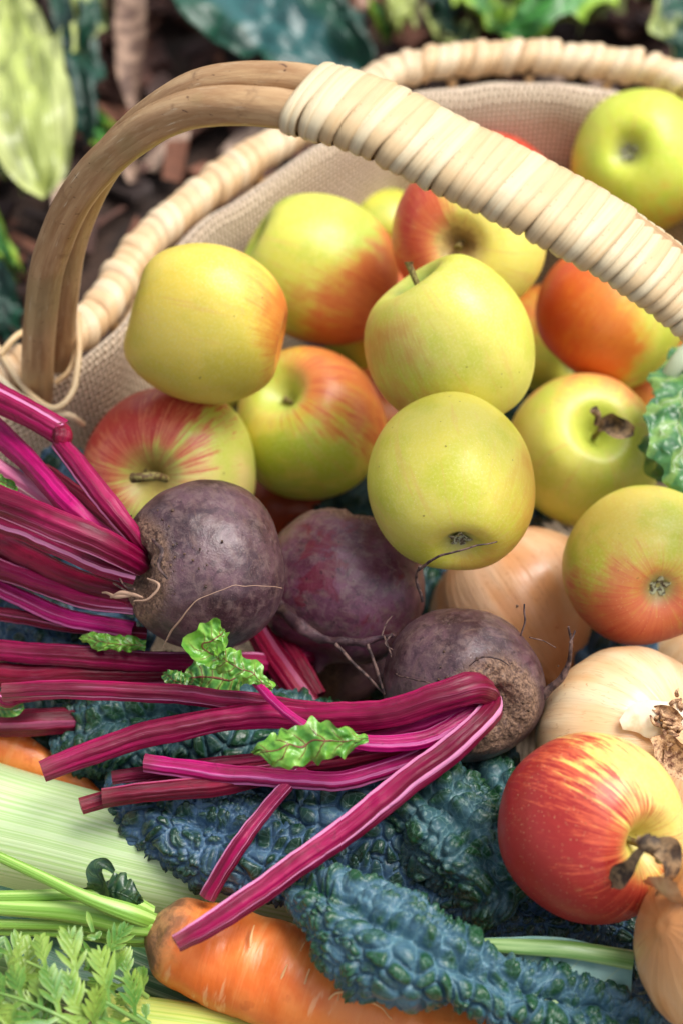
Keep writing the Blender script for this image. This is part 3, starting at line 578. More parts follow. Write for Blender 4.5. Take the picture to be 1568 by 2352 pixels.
stem([(-60, 1280, .137), (0, 1305, .139), (110, 1345, .142), (220, 1380, .144), (310, 1390, .144)], [46, 46, 46], B1, 0, caps=(False, False))
stem([(-60, 1310, .13), (0, 1350, .132), (100, 1400, .134), (200, 1430, .135), (310, 1450, .135)], [38, 40, 40], B1, 2, caps=(False, False))
stem([(-60, 1400, .127), (40, 1418, .128), (150, 1438, .130), (260, 1450, .132), (340, 1455, .130)], [30, 30, 26], B1, 1, caps=(False, False))
# stems of the hidden beetroot and of B2, passing below B1
stem([(-60, 1492, .125), (60, 1500, .127), (200, 1510, .128), (340, 1518, .122), (480, 1520, .112), (640, 1520, .095), (720, 1500, .09)], [44, 48, 50], B2, 0, caps=(False, False))
stem([(-60, 1545, .118), (60, 1552, .119), (200, 1545, .12), (350, 1545, .115), (500, 1540, .105), (640, 1530, .09), (740, 1520, .085)], [50, 50, 50], B2, 1, caps=(False, False))
stem([(-60, 1660, .10), (20, 1660, .102), (120, 1655, .102), (240, 1645, .092), (420, 1620, .07)], [60, 60, 56], B4, 1, caps=(False, False))
stem([(595, 1450, .10), (630, 1510, .10), (680, 1580, .097), (740, 1660, .09)], [52, 56, 56], B4, 1, caps=(False, False))
stem([(630, 1440, .095), (680, 1520, .095), (730, 1600, .09)], [44, 46, 46], B4, 1, caps=(False, False))
stem([(-60, 1590, .125), (-10, 1600, .126), (20, 1612, .125), (60, 1600, .12), (200, 1590, .11)], [26, 26, 20], B4, 0)
# stems of B3, crown about (1110,1605, .150)
stem([(5, 1590, .138), (150, 1583, .140), (330, 1588, .141), (520, 1606, .142), (700, 1632, .144), (880, 1640, .147), (1040, 1600, .153), (1120, 1600, .148)], [40, 42, 46, 48, 44, 50, 56], B3, 0)
stem([(98, 1772, .134), (220, 1725, .136), (400, 1672, .139), (600, 1642, .143), (760, 1648, .148), (900, 1634, .154), (1010, 1600, .159), (1080, 1580, .158), (1112, 1588, .150), (1118, 1600, .140)], [44, 56, 56, 60, 66, 72, 56], B3, 0)
stem([(335, 1752, .129), (480, 1772, .130), (640, 1790, .131), (780, 1790, .132), (900, 1760, .135), (1000, 1715, .138), (1100, 1630, .142)], [40, 40, 44, 46, 46], B3, 2)
stem([(238, 1832, .124), (360, 1818, .125), (520, 1800, .126), (680, 1765, .127), (830, 1735, .130), (960, 1705, .134), (1095, 1630, .142)], [44, 44, 44, 46], B3, 1)
stem([(188, 1852, .119), (250, 1832, .119), (400, 1800, .119), (560, 1775, .12), (700, 1745, .124), (900, 1690, .13), (1090, 1625, .142)], [38, 38, 40], B3, 1)
stem([(260, 1785, .118), (400, 1768, .119), (560, 1750, .12), (720, 1720, .123), (900, 1680, .13), (1080, 1620, .142)], [34, 36, 38], B3, 0)
stem([(404, 2168, .128), (520, 2098, .131), (660, 2002, .134), (800, 1900, .138), (920, 1805, .143), (1030, 1722, .147), (1095, 1662, .149), (1124, 1625, .144), (1126, 1604, .136)], [46, 58, 66, 66, 62, 50], B3, 0)
stem([(478, 2060, .112), (520, 1985, .123), (580, 1900, .129), (650, 1815, .130), (720, 1750, .126)], [40, 36, 32, 28], B3, 0)
stem([(570, 1540, .156), (600, 1580, .157), (650, 1630, .158), (720, 1680, .156), (800, 1700, .152), (900, 1706, .148), (990, 1690, .147), (1090, 1635, .146)], [16, 20, 24, 30, 38, 44, 44], B3, 2, caps=(False, False))
stem([(700, 1735, .13), (820, 1705, .138), (920, 1680, .142), (1040, 1640, .146), (1100, 1620, .146)], [40, 44, 44], B3, 2, caps=(False, False))
# broken joint of the bent stem
V, F, uvw, mi = tube([at(138, 985, .189), at(144, 1002, .189), at(138, 1018, .187)], [.0040, .0046, .0036], 16); V = V + (vn(V, 600, 2) * .0011)[:, None] * up
build('broken_joint', V, F, [STEMS[1], STEMS[1]], B1, {'uvw': uvw}, midx=mi)
# root hairs and tails
mr = Mat('root_hair'); mn = mr.noise(mr.obj(), 300, 3); M_HAIR = mr.out(mr.mix(mr.rng(mn, .4, .6), lin(52, 34, 34), lin(110, 84, 76)), .7)
mr = Mat('pale_root_hair'); M_HAIRP = mr.out(lin(176, 142, 118), .7)
def hair(pts, w, parent, m=None, name='root_hair', seg=8, jag=6e-4):
    P = np.array([W(*p) for p in pts]); V, F, uvw, mi = tube(P, np.array(w) * .85 / FPX / 2, seg, n=50 if len(pts) > 2 else 14)
    V = V + np.stack([vn(V, 180, 5), vn(V, 180, 6), vn(V, 180, 7)], 1) * jag
    return build(name, V, F, [m or M_HAIR] * 2, parent, {'uvw': uvw}, midx=mi)
hair([(905, 1458, .885), (870, 1468, .888), (810, 1478, .892), (740, 1470, .898), (690, 1440, .905), (640, 1392, .92)], [7, 14, 16, 20, 34, 50], B2, STEM_T := mat_beet('beet_tail', .03, 3, .3), 'tail_root', 18, .0012)
for p, w in (([(960, 1310, .86), (1000, 1280, .85), (1060, 1262, .845), (1140, 1243, .845)], [7, 6, 5, 3]), ([(962, 1300, .87), (955, 1330, .88), (972, 1380, .885)], [7, 8, 8]),
             ([(880, 1462, .886), (895, 1500, .88), (905, 1540, .875), (925, 1555, .862), (1010, 1575, .85), (1060, 1590, .845)], [5, 4, 4, 3, 3, 2]),
             ([(845, 1480, .889), (860, 1530, .885), (885, 1595, .88)], [8, 8, 6]), ([(875, 1462, .886), (888, 1430, .89), (900, 1410, .892)], [4, 3, 2]), ([(770, 1480, .893), (820, 1530, .888), (890, 1600, .882)], [9, 8, 6]),
             ([(900, 1455, .884), (885, 1480, .882), (910, 1500, .88)], [5, 4, 2])):
    hair(p, w, B2)
for p, w in (([(1305, 1440, .86), (1310, 1480, .865), (1300, 1540, .872), (1245, 1600, .878)], [5, 9, 14, 22]), ([(1203, 1385, .86), (1205, 1420, .862), (1195, 1460, .865)], [4, 5, 5]),
             ([(1075, 1530, .842), (1110, 1510, .838), (1140, 1512, .838), (1170, 1530, .84)], [3, 4, 4, 3]), ([(1215, 1465, .862), (1250, 1475, .866), (1275, 1488, .87)], [3, 2, 2]),
             ([(1322, 1450, .862), (1308, 1478, .862)], [4, 7])):
    hair(p, w, B3)
for p, w, mm in (([(375, 1485, .872), (395, 1450, .862), (430, 1405, .853), (462, 1372, .85), (560, 1345, .85), (650, 1352, .868)], [3, 5, 4, 2, 1.5, 1.5], M_HAIRP),
                 ([(255, 1372, .868), (285, 1362, .862), (330, 1372, .856)], [5, 11, 5], M_HAIRP), ([(235, 1362, .872), (275, 1370, .864), (300, 1366, .86)], [4, 10, 8], M_HAIRP),
                 ([(262, 1340, .87), (280, 1350, .865), (300, 1365, .86)], [5, 6, 6], M_HAIR), ([(270, 1320, .87), (290, 1348, .862), (310, 1355, .858)], [3, 5, 5], M_HAIR),
                 ([(350, 1240, .86), (372, 1262, .852), (366, 1300, .85), (385, 1330, .85)], [6, 10, 9, 5], M_HAIR), ([(340, 1330, .855), (365, 1345, .85), (345, 1375, .852), (310, 1380, .857)], [4, 7, 6, 3], M_HAIRP)):
    hair(p, w, B1, mm)

# ------------------------------------------------------------------ onions
def mat_onion(name, R, a, b, c_, seed, green=0):
    m = Mat(name); P = m.vm('MULTIPLY', m.obj(), (1 / R,) * 3); x, y, z = m.sep(P); rr = m.vm('LENGTH', m.comb(x, y, 0))
    n = m.n('ShaderNodeVectorMath', operation='SCALE'); m.set(n.inputs[0], m.comb(x, y, 0)); m.set(n.inputs[3], m.math('DIVIDE', 1, m.math('MAXIMUM', rr, .03)))
    U = m.vm('ADD', m.vm('ADD', n.outputs[0], m.comb(0, 0, m.math('MULTIPLY', z, .12))), (seed, seed, seed))
    v1 = m.noise(U, 4.5, 2, .5, .2); v2 = m.noise(U, 17, 2, .5, .1); big = m.noise(m.vm('ADD', P, (seed, 0, 0)), 1.3, 3)
    line = m.math('MULTIPLY', m.rng(m.math('ABSOLUTE', m.math('SUBTRACT', v2, .5)), .016, .0), .35)
    c = m.mix(m.rng(m.math('ADD', m.math('MULTIPLY', v1, .5), m.math('MULTIPLY', big, .5)), .38, .62), lin(*a), lin(*b)); c = m.mix(m.rng(m.math('ABSOLUTE', z), .45, .95), c, lin(*c_))
    c = m.mix(line, c, lin(168, 96, 50)); c = m.mix(m.math('MULTIPLY', m.rng(m.noise(P, 7, 2), .72, .76), .8), c, lin(190, 100, 50))
    return m.out(c, .33, m.bump(m.math('ADD', v2, m.math('MULTIPLY', v1, 2)), .3, .0012), .5, sss=.12, sssr=.006, coat=.3, coatr=.25)
def onion(px, py, r, t, label, axis, a, b, c_, seed, tall=1.0, rootdetail=False):
    R = r * t / FPX; rot = rot_to(camdir(*axis), seed)
    o = thing('onion', label, 'onion', W(px, py, t), rot, 'onions at the right')
    prof = [(0, -.88), (.1, -.885), (.2, -.85), (.42, -.78), (.7, -.62), (.92, -.32), (1, 0), (.94, .32), (.76, .6), (.5, .8), (.28, .95), (.15, 1.12), (.11, 1.3), (.13, 1.42), (.04, 1.45), (0, 1.45)]
    V, F = lathe(prof, 96, 90); aa = np.arctan2(V[:, 1], V[:, 0]); k = 1 + .02 * np.cos(2 * aa + seed) + .012 * np.cos(3 * aa) + .005 * np.cos(17 * aa + seed) + .015 * vn(V, 1.5, seed); V[:, :2] *= k[:, None]; V[:, 2] *= tall
    build('bulb', V * R, F, mat_onion('onion_skin', R, a, b, c_, seed), o, world=False)
    return o
O1 = onion(1178, 1395, 207, .995, 'glossy pale orange onion between the yellow green apple and the corky beetroot', (.5, -.75, .25), (228, 164, 112), (238, 194, 154), (214, 142, 88), 3, tall=.95)
O2 = onion(1447, 1722, 236, .8929, 'large straw coloured onion with brown dried roots, behind the red apple', (-.45, -.1, -.6), (232, 188, 138), (240, 214, 172), (224, 166, 110), 7, tall=.9)
O3 = onion(1662, 2165, 222, .782, 'onion in the bottom right corner with papery brown skin peeling at its shoulder', (.75, -.3, -.5), (206, 150, 88), (226, 186, 136), (190, 126, 70), 11)
O4 = onion(1592, 1545, 135, .9903, 'pale onion half hidden under the rosy ringed apple at the right edge', (.3, .8, .3), (226, 186, 140), (238, 208, 168), (206, 140, 90), 15)
# dried roots and torn skin of O2
mr = Mat('onion_root'); mn = mr.noise(mr.obj(), 350, 4, .7); M_OROOT = mr.out(mr.mix(mr.rng(mn, .38, .62), lin(112, 72, 48), lin(214, 172, 130)), .75, mr.bump(mn, .8, .001))
mr = Mat('onion_white'); mn = mr.noise(mr.obj(), 120, 3); M_OWHITE = mr.out(mr.mix(mr.rng(mn, .4, .65), lin(240, 224, 196), lin(226, 196, 156)), .4, mr.bump(mn, .3, .001), sss=.15)
mr = Mat('onion_paper'); mn = mr.noise(mr.obj(), 90, 4, .6); M_OPAPER = mr.out(mr.mix(mr.rng(mn, .4, .65), lin(186, 124, 74), lin(222, 172, 122)), .3, mr.bump(mn, .5, .0015), coat=.3)
c2 = W(1447, 1722, .8929); R2 = 236 * .8929 / FPX
def on_ball(C, R, px, py, k=1.0):          # where the line of sight meets the ball
    d = ray(px, py); oc = CAM - C; a = d @ d; b = 2 * (oc @ d); cc = oc @ oc - (R * k) ** 2; D = b * b - 4 * a * cc
    if D < 0: return CAM + d * (-(oc @ d) / a)
    return CAM + d * ((-b - math.sqrt(D)) / 2 / a)
rr = np.random.default_rng(3)
leafsheet([on_ball(c2, R2, 1425, 1665, .985), on_ball(c2, R2, 1470, 1650, .99), on_ball(c2, R2, 1520, 1655, 1.0), on_ball(c2, R2, 1570, 1640, 1.0)], [.002, .007, .008, .006], M_OWHITE, 'bare_patch', O2, curl=-.25, crumple=.0006, upv=-CF, seed=3)
for i in range(34):
    px, py = rr.normal(1542, 17), rr.normal(1665, 24); an = rr.uniform(0, 6.28); L_ = rr.uniform(10, 34); k = rr.uniform(1.0, 1.05)
    p0 = on_ball(c2, R2, px, py, .99); p1 = on_ball(c2, R2, px + math.cos(an) * L_ * .5, py + math.sin(an) * L_ * .5, 1.03 * k); p2 = on_ball(c2, R2, px + math.cos(an + .4) * L_, py + math.sin(an + .4) * L_, 1.02 * k)
    V, F, uvw, mi = tube([p0, p1, p2], [.0010, .0008, .0004], 7, n=10); build('root_hair', V, F, [M_OROOT] * 2, O2, {'uvw': uvw}, midx=mi)
for (x0, y0, x1, y1, w) in ((1500, 1625, 1560, 1660, .0035), (1500, 1690, 1556, 1745, .006), (1530, 1700, 1580, 1780, .006)):
    leafsheet([on_ball(c2, R2, x0, y0, 1.01), on_ball(c2, R2, (x0 + x1) / 2, (y0 + y1) / 2, 1.035), on_ball(c2, R2, x1, y1, 1.04)], [.001, w, w * .7], M_OROOT, 'torn_skin', O2, curl=.4, crumple=.0022, upv=-CF, seed=x0)
c3 = W(1662, 2165, .782); R3 = 222 * .782 / FPX
for (pts, ws, mt, sd_) in (([(1478, 2030), (1500, 2035), (1530, 2050), (1565, 2060)], [.001, .004, .007, .007], M_OPAPER, 3),):
    leafsheet([on_ball(c3, R3, x, y, 1.012 + .004 * i * (mt is M_OPAPER)) for i, (x, y) in enumerate(pts)], ws, mt, 'peeling_skin', O3, curl=-.2, crumple=.0009, upv=-CF, seed=sd_)
for x, y in ((1378, 1640), (1472, 1600), (1512, 1592)):
    pass

# ------------------------------------------------------------------ kale
def mat_kale(name, valley, top, rim_, mixk=.0):
    m = Mat(name); h = m.attr('bub', True); o = m.obj(); n = m.noise(o, 70, 4, .6); n2 = m.noise(o, 320, 3, .6)
    f = m.math('ADD', h, m.math('MULTIPLY', m.math('SUBTRACT', n, .5), .9)); f = m.math('ADD', f, mixk)
    c = m.mix(m.rng(f, .1, .5), lin(*rim_), lin(*valley)); c = m.mix(m.rng(f, .45, .85), c, lin(*top))
    c = m.mix(m.math('MULTIPLY', m.rng(n2, .5, .8), .3), c, lin(132, 166, 178)); c = m.mix(m.math('MULTIPLY', m.rng(n, .6, .8), .3), c, lin(62, 108, 92))
    vein = m.math('MULTIPLY', m.rng(m.vor(m.vm('ADD', o, m.comb(0, 0, 0)), 240, 'DISTANCE_TO_EDGE'), .05, .0), .22); c = m.mix(vein, c, lin(140, 176, 160))
    b = m.bump(m.math('ADD', n2, m.math('MULTIPLY', vein, -1.5)), .4, .0009)
    return m.out(c, m.rng(f, .4, .9, .50, .32), b, .45, coat=.08, coatr=.25)
M_KALE = mat_kale('kale_blue', (62, 92, 120), (24, 56, 40), (76, 108, 136))
M_KALEG = mat_kale('kale_green', (50, 84, 92), (24, 64, 34), (66, 104, 110))
M_KALEF = mat_kale('kale_teal', (62, 98, 116), (28, 72, 42), (80, 118, 132))
mk = Mat('kale_midrib'); u, s, t = mk.sep(mk.attr('uvw')); kn = mk.noise(mk.comb(mk.math('MULTIPLY', u, 12), mk.math('MULTIPLY', s, 20), 0), 1, 3)
M_RIBK = mk.out(mk.mix(mk.rng(kn, .35, .65), lin(98, 140, 66), lin(156, 186, 120)), .4, coat=.2)
def kale(pts, cell, label, mat, seed, arc=112, amp=.78, hz=.75, tip=(1, 1), group='kale leaves', res=1.0, rib=False, up=None, kind='kale'):
    """pts: (px, py, z of the middle, half width px); a crinkled leaf whose margins curl under"""
    P = atl(pts); wd = np.array([p[3] for p in pts], float) * (P - CAM).dot(CF) / FPX
    Q0 = cr(np.c_[P, wd], 200); Ls = np.linalg.norm(np.diff(Q0[:, :3], axis=0), axis=1).sum()
    nu = int(min(460, max(60, Ls / cell * 15 * res))); Q = cr(np.c_[P, wd], nu); P = Q[:, :3]; w = Q[:, 3]
    nv = int(min(230, max(40, w.max() * 2 * math.radians(arc) / cell * 13 * res)))
    T, N, B = frames(P, up if up is not None else (0, -.25, 1)); ph = np.linspace(-1, 1, nv) * math.radians(arc)
    s = np.r_[0, np.cumsum(np.linalg.norm(np.diff(P, axis=0), axis=1))]
    S, PH = np.meshgrid(s, ph, indexing='ij'); Wd = w[:, None]; 
    edgew = 1 + .16 * vn(np.stack([S, PH * .01, S * 0], -1), 1 / cell / 2.2, seed) * (np.abs(PH) / math.radians(arc)) + .08 * vn(np.stack([S, PH * .02, S * 0], -1), 1 / cell, seed + 3)
    a = np.sin(PH) * Wd * edgew; b = (np.cos(PH) - .2) * Wd * hz * edgew
    V = P[:, None] + B[:, None] * a[..., None] + N[:, None] * b[..., None]
    nr = B[:, None] * (np.sin(PH) * hz)[..., None] + N[:, None] * np.cos(PH)[..., None]; nr /= np.linalg.norm(nr, axis=2)[..., None]
    X = S / cell; Y = PH * Wd / cell + 50; q = np.stack([X, Y, X * 0], -1)
    X = X + .45 * vn(q, .8, seed + 5) + .9 * vn(q, .22, seed + 15); Y = Y + .45 * vn(q, .8, seed + 6) + .9 * vn(q, .22, seed + 16)
    F1, F2, idr = worley(X, Y, seed, .75); e = np.clip((F2 - F1) / .30, 0, 1); h1 = np.sqrt(np.clip(1 - (F1 / .80) ** 2, .0, 1)) * np.sqrt(e) * (.6 + .5 * idr)
    G1, G2, id2 = worley(X * 2.3 + 7, Y * 2.3 + 3, seed + 11); e2 = np.clip((G2 - G1) / .3, 0, 1); h2 = np.sqrt(np.clip(1 - (G1 / .80) ** 2, 0, 1)) * np.sqrt(e2) * (.4 + .8 * id2)
    fine = np.clip(.38 + .55 * np.abs(PH) / math.radians(arc) + .6 * vn(q, .35, seed + 9), .12, .85)
    big = .75 * vn(q, .36, seed + 2)
    h = h1 * (1 - .45 * fine) + h2 * fine * .5
    mid = np.exp(-(PH * Wd / (.5 * cell)) ** 2) * 1.1
    taper = np.clip(np.minimum((s / s[-1]) * 7 + .15, (1 - s / s[-1]) * 7 + .15), .15, 1)[:, None]
    d = ((h * 1.0 + big - mid) * amp * cell * (.6 + .4 * taper))
    V = V + nr * d[..., None]
    V = V + B[:, None] * (vn(q, .8, seed + 21) * .12 * cell)[..., None]
    o_ = thing('kale_leaf' if kind == 'kale' else 'savoy_leaf', label, 'kale' if kind == 'kale' else 'cabbage leaf', P[len(P) // 2], None, group)
    Fq = grid(nu, nv)
    build('leaf_blade', V.reshape(-1, 3), Fq, mat, o_, {'bub': np.clip(h, 0, 1.1).ravel()})
    if rib:
        V2, F2_, uvw, mi = tube(P + N * (w * hz * .78)[:, None] if False else P[::6] - N[::6] * (w[::6] * .35)[:, None], [.003, .0025, .0015], 12); build('midrib', V2, F2_, [M_RIBK] * 2, o_, {'uvw': uvw}, midx=mi)
    return o_
kale([(-80, 930, .08, 90), (40, 1020, .085, 90), (130, 1120, .09, 85), (220, 1230, .09, 85), (300, 1330, .085, 70)], .0085, 'dark blue kale leaf running under the upper left beet stems', M_KALE, 1, res=.8)
kale([(-80, 1180, .075, 110), (60, 1270, .08, 110), (220, 1380, .085, 110), (380, 1450, .08, 90)], .009, 'shadowed kale leaf between the two fans of beet stems', M_KALE, 2, res=.8)
kale([(-80, 1400, .095, 80), (40, 1430, .098, 75), (160, 1470, .10, 60), (270, 1490, .095, 40)], .0075, 'blue kale leaf at the left edge above the lowest long beet stems', M_KALE, 3, res=.9)
kale([(150, 1700, .085, 80), (280, 1670, .098, 95), (420, 1650, .10, 92), (560, 1660, .10, 80), (700, 1700, .098, 70), (830, 1740, .09, 60)], .0080, 'green blue kale leaf with big round blisters between the long beet stems', M_KALEG, 4, rib=False)
kale([(-60, 1690, .06, 110), (150, 1740, .065, 120), (330, 1790, .07, 110), (480, 1800, .07, 90)], .009, 'dark kale leaf above the leek, under the beet stems', M_KALEG, 5, res=.7)
kale([(200, 1570, .085, 60), (340, 1575, .09, 55), (480, 1600, .085, 60)], .008, 'small kale leaf tip poking up behind the top long stem', M_KALEG, 6, res=.9)
kale([(250, 1830, .088, 50), (360, 1865, .100, 85), (500, 1920, .105, 100), (640, 1965, .104, 98), (780, 2010, .100, 85), (920, 2050, .096, 62), (1060, 2095, .092, 52)], .0066, 'long narrow kale leaf lying along the top of the thick pale leek', M_KALE, 7, rib=True)
kale([(880, 1990, .096, 40), (1010, 2050, .098, 52), (1150, 2085, .096, 58), (1290, 2105, .093, 55), (1430, 2120, .09, 48), (1560, 2120, .085, 40)], .0050, 'finely crinkled kale leaf passing beneath the red apple', M_KALE, 8)
kale([(560, 1830, .095, 50), (680, 1850, .106, 78), (800, 1870, .110, 92), (920, 1900, .108, 90), (1010, 1960, .1, 70)], .0074, 'blue kale leaf crossed by the thickest cut beet stem', M_KALE, 9)
kale([(850, 1750, .10, 60), (940, 1810, .112, 100), (1030, 1900, .116, 118), (1110, 1990, .112, 115), (1180, 2070, .10, 70)], .0092, 'broad green kale leaf with the largest blisters, left of the red apple', M_KALEG, 10, amp=.85)
kale([(1020, 1760, .085, 60), (1120, 1830, .092, 80), (1180, 1930, .09, 80), (1220, 2060, .085, 70)], .0095, 'dark green kale leaf half hidden in the gap beside the red apple', M_KALEG, 12, res=.8)
kale([(690, 2030, .118, 40), (755, 2075, .127, 76), (835, 2122, .134, 104), (915, 2172, .134, 112), (990, 2215, .130, 94), (1080, 2246, .124, 70), (1180, 2275, .118, 58), (1290, 2303, .112, 48), (1400, 2330, .106, 42), (1500, 2375, .10, 40)], .0074, 'nearest kale leaf, thick and heavily blistered, lying over the big carrot', M_KALEF, 13, amp=.85, rib=True)
kale([(700, 2110, .08, 80), (900, 2150, .08, 100), (1150, 2190, .078, 110), (1400, 2200, .075, 120), (1600, 2230, .07, 120)], .0085, 'kale leaf in deep shadow under the smooth midrib', M_KALE, 14, res=.7)
kale([(600, 1700, .07, 120), (800, 1780, .075, 140), (1000, 1850, .075, 130), (1180, 1780, .07, 110)], .009, 'lowest kale leaf, in the shade beneath the beet stems', M_KALEG, 15, res=.6)
kale([(900, 1230, .035, 150), (1080, 1330, .035, 170), (1300, 1480, .035, 170), (1480, 1640, .035, 150)], .010, 'kale leaf in the dark beneath the onions', M_KALE, 21, res=.5)
kale([(330, 900, .022, 190), (700, 880, .022, 220), (1100, 950, .022, 220), (1500, 1050, .022, 200)], .012, 'kale leaf at the bottom of the basket beneath the apples', M_KALE, 22, res=.4, hz=.12)
kale([(620, 1080, .03, 150), (800, 1230, .03, 170), (1000, 1500, .03, 170), (1150, 1700, .03, 150)], .010, 'kale leaf in the dark beneath the beetroots', M_KALEG, 23, res=.4)
# flat kale leaf back with its green rib
mk = Mat('kale_back'); u, s, t = mk.sep(mk.attr('uvw')); kn = mk.noise(mk.obj(), 60, 4); 
side = mk.math('ABSOLUTE', mk.math('SUBTRACT', mk.math('FRACT', mk.math('ADD', mk.math('MULTIPLY', s, 5), mk.math('MULTIPLY', u, .6))), .5))
kc = mk.mix(mk.rng(kn, .35, .65), lin(128, 176, 168), lin(158, 198, 188)); kc = mk.mix(mk.math('MULTIPLY', mk.rng(side, .035, .01), .7), kc, lin(170, 200, 170))
M_KBACK = mk.out(kc, .5, mk.bump(kn, .4, .001))
fl = thing('kale_leaf', 'smooth blue green leaf back with a bright green midrib, beside the nearest kale leaf', 'kale', at(1250, 2220, .115), None, 'kale leaves')
leafsheet([at(960, 2205, .110), at(1080, 2215, .113), at(1200, 2222, .115), at(1320, 2232, .114), at(1450, 2245, .110)], [.005, .010, .012, .012, .008], M_KBACK, 'leaf_blade', fl, curl=.1, crumple=.0008, upv=(0, -.5, 1), seed=2, nu=40, wfreq=70)
V, F, uvw, mi = tube([at(950, 2160, .113), at(1060, 2168, .1185), (at(1180, 2174, .121)), at(1310, 2182, .1215), at(1450, 2205, .116)], [.0018, .0024, .0032, .0036, .004], 16, flat=.6); build('midrib', V, F, [M_RIBK] * 2, fl, {'uvw': uvw}, midx=mi)

# ------------------------------------------------------------------ leeks
def mat_leek(name, pale, line, green, g0, g1, nl=70):
    m = Mat(name); u, s, t = m.sep(m.attr('uvw')); x = m.math('ADD', u, m.math('MULTIPLY', m.noise(m.comb(0, m.math('MULTIPLY', s, 12), 0), 1, 1), .006))
    l1 = m.noise(m.comb(m.math('MULTIPLY', x, nl), m.math('MULTIPLY', s, .5), 0), 1, 1, .4); l2 = m.noise(m.comb(m.math('MULTIPLY', x, nl * 2.6), m.math('MULTIPLY', s, 3), 4), 1, 2, .5)
    big = m.noise(m.comb(m.math('MULTIPLY', u, 5), m.math('MULTIPLY', s, 5), 1), 1, 3)
    tg = m.rng(m.math('ADD', t, m.math('MULTIPLY', m.math('SUBTRACT', big, .5), .5)), g0, g1)
    base = m.mix(tg, lin(*pale), lin(*green)); c = m.mix(m.math('MULTIPLY', m.rng(l1, .42, .60), .6), base, m.mix(tg, lin(*line), lin(*[int(v * .72) for v in green])))
    c = m.mix(m.math('MULTIPLY', m.rng(l2, .5, .7), .25), c, lin(236, 244, 206))
    return m.out(c, .38, m.bump(m.math('ADD', l1, m.math('MULTIPLY', l2, .4)), .35, .0008), .5, sss=.15, sssr=.004, coat=.2, coatr=.3)
M_LEEK = mat_leek('leek_white', (204, 224, 172), (160, 200, 108), (150, 192, 90), 1.3, 1.8, 120)
M_LEEKG = mat_leek('leek_green', (120, 164, 92), (74, 128, 62), (46, 96, 60), .0, .9, 44)
M_LEEKY = mat_leek('leek_yellow', (206, 214, 110), (150, 184, 60), (130, 170, 50), .4, 1.4, 40)
def leek(pts, label, mat, flat, nseg=64):
    P = atl(pts); w = np.array([p[3] for p in pts]) * (P - CAM).dot(CF) / FPX; o = thing('leek', label, 'leek', P[len(P) // 2], None, 'leeks along the bottom left')
    V, F, uvw, mi = tube(P, w, nseg, flat=flat, n=140, prof=lambda a: 1 + .02 * np.cos(3 * a) + .012 * np.cos(7 * a + 1) + .004 * np.cos(31 * a)); V = V + (vn(V, 30, 4) * .0006)[:, None] * up
    build('shaft', V, F, [mat, mat], o, {'uvw': uvw}, midx=mi); return o
lk = leek([(-420, 1792, .073, 152), (-140, 1862, .075, 150), (0, 1898, .077, 142), (200, 1948, .078, 133), (400, 1998, .077, 122), (600, 2048, .075, 108), (780, 2095, .072, 92), (960, 2150, .066, 84)], 'thick pale leek with fine green lines, crossing from the left edge under the kale', M_LEEK, .9)
l2_ = leek([(-330, 2060, .050, 124), (-120, 2120, .050, 120), (60, 2165, .052, 118), (220, 2220, .053, 110), (400, 2290, .053, 100), (600, 2370, .05, 95), (760, 2440, .046, 90)], 'dark green leek leaves below the big carrot', M_LEEKG, .6)
l3_ = leek([(240, 2350, .072, 70), (380, 2365, .074, 70), (520, 2385, .074, 66), (680, 2420, .07, 60)], 'yellow green leek end at the bottom edge beside the feathery carrot leaves', M_LEEKY, .7)
leafsheet([at(-60, 2090, .088), at(60, 2135, .088), at(180, 2190, .084), at(300, 2260, .076)], [.012, .013, .010, .004], mat_leek('leek_flag', (60, 112, 84), (40, 88, 66), (36, 84, 58), 0, 1, 30), 'leaf_flag', l2_, curl=.25, crumple=.0008, seed=4)

# ------------------------------------------------------------------ carrots
def mat_carrot(name, shoulder=True):
    m = Mat(name); u, s, t = m.sep(m.attr('uvw')); o = m.obj()
    ring = m.noise(m.comb(m.math('MULTIPLY', u, 2.2), m.math('MULTIPLY', s, 260), 0), 1, 3, .6, .3); rn2 = m.noise(m.comb(m.math('MULTIPLY', u, 5), m.math('MULTIPLY', s, 170), 3), 1, 4, .6); n = m.noise(o, 38, 4, .55, .3)
    c = m.mix(m.rng(n, .35, .65), lin(230, 112, 40), lin(244, 146, 74)); c = m.mix(m.math('MULTIPLY', m.rng(ring, .52, .68), .35), c, lin(246, 170, 104))
    c = m.mix(m.math('MULTIPLY', m.rng(rn2, .60, .69), .45), c, lin(250, 204, 152)); c = m.mix(m.math('MULTIPLY', m.rng(m.noise(o, 95, 3), .64, .72), .35), c, lin(200, 84, 30))
    if shoulder:
        nn = m.noise(o, 120, 5, .7, .4); f = m.math('ADD', t, m.math('MULTIPLY', m.math('SUBTRACT', nn, .5), .075)); k = m.rng(f, .105, .025)
        c = m.mix(m.math('MULTIPLY', k, .92), c, m.mix(m.rng(nn, .4, .6), lin(104, 80, 58), lin(166, 122, 84)))
    return m.out(c, .36, m.bump(m.math('ADD', m.math('MULTIPLY', ring, .35), rn2), .7, .0014), .45, sss=.18, sssr=.006, coat=.1, coatr=.3)
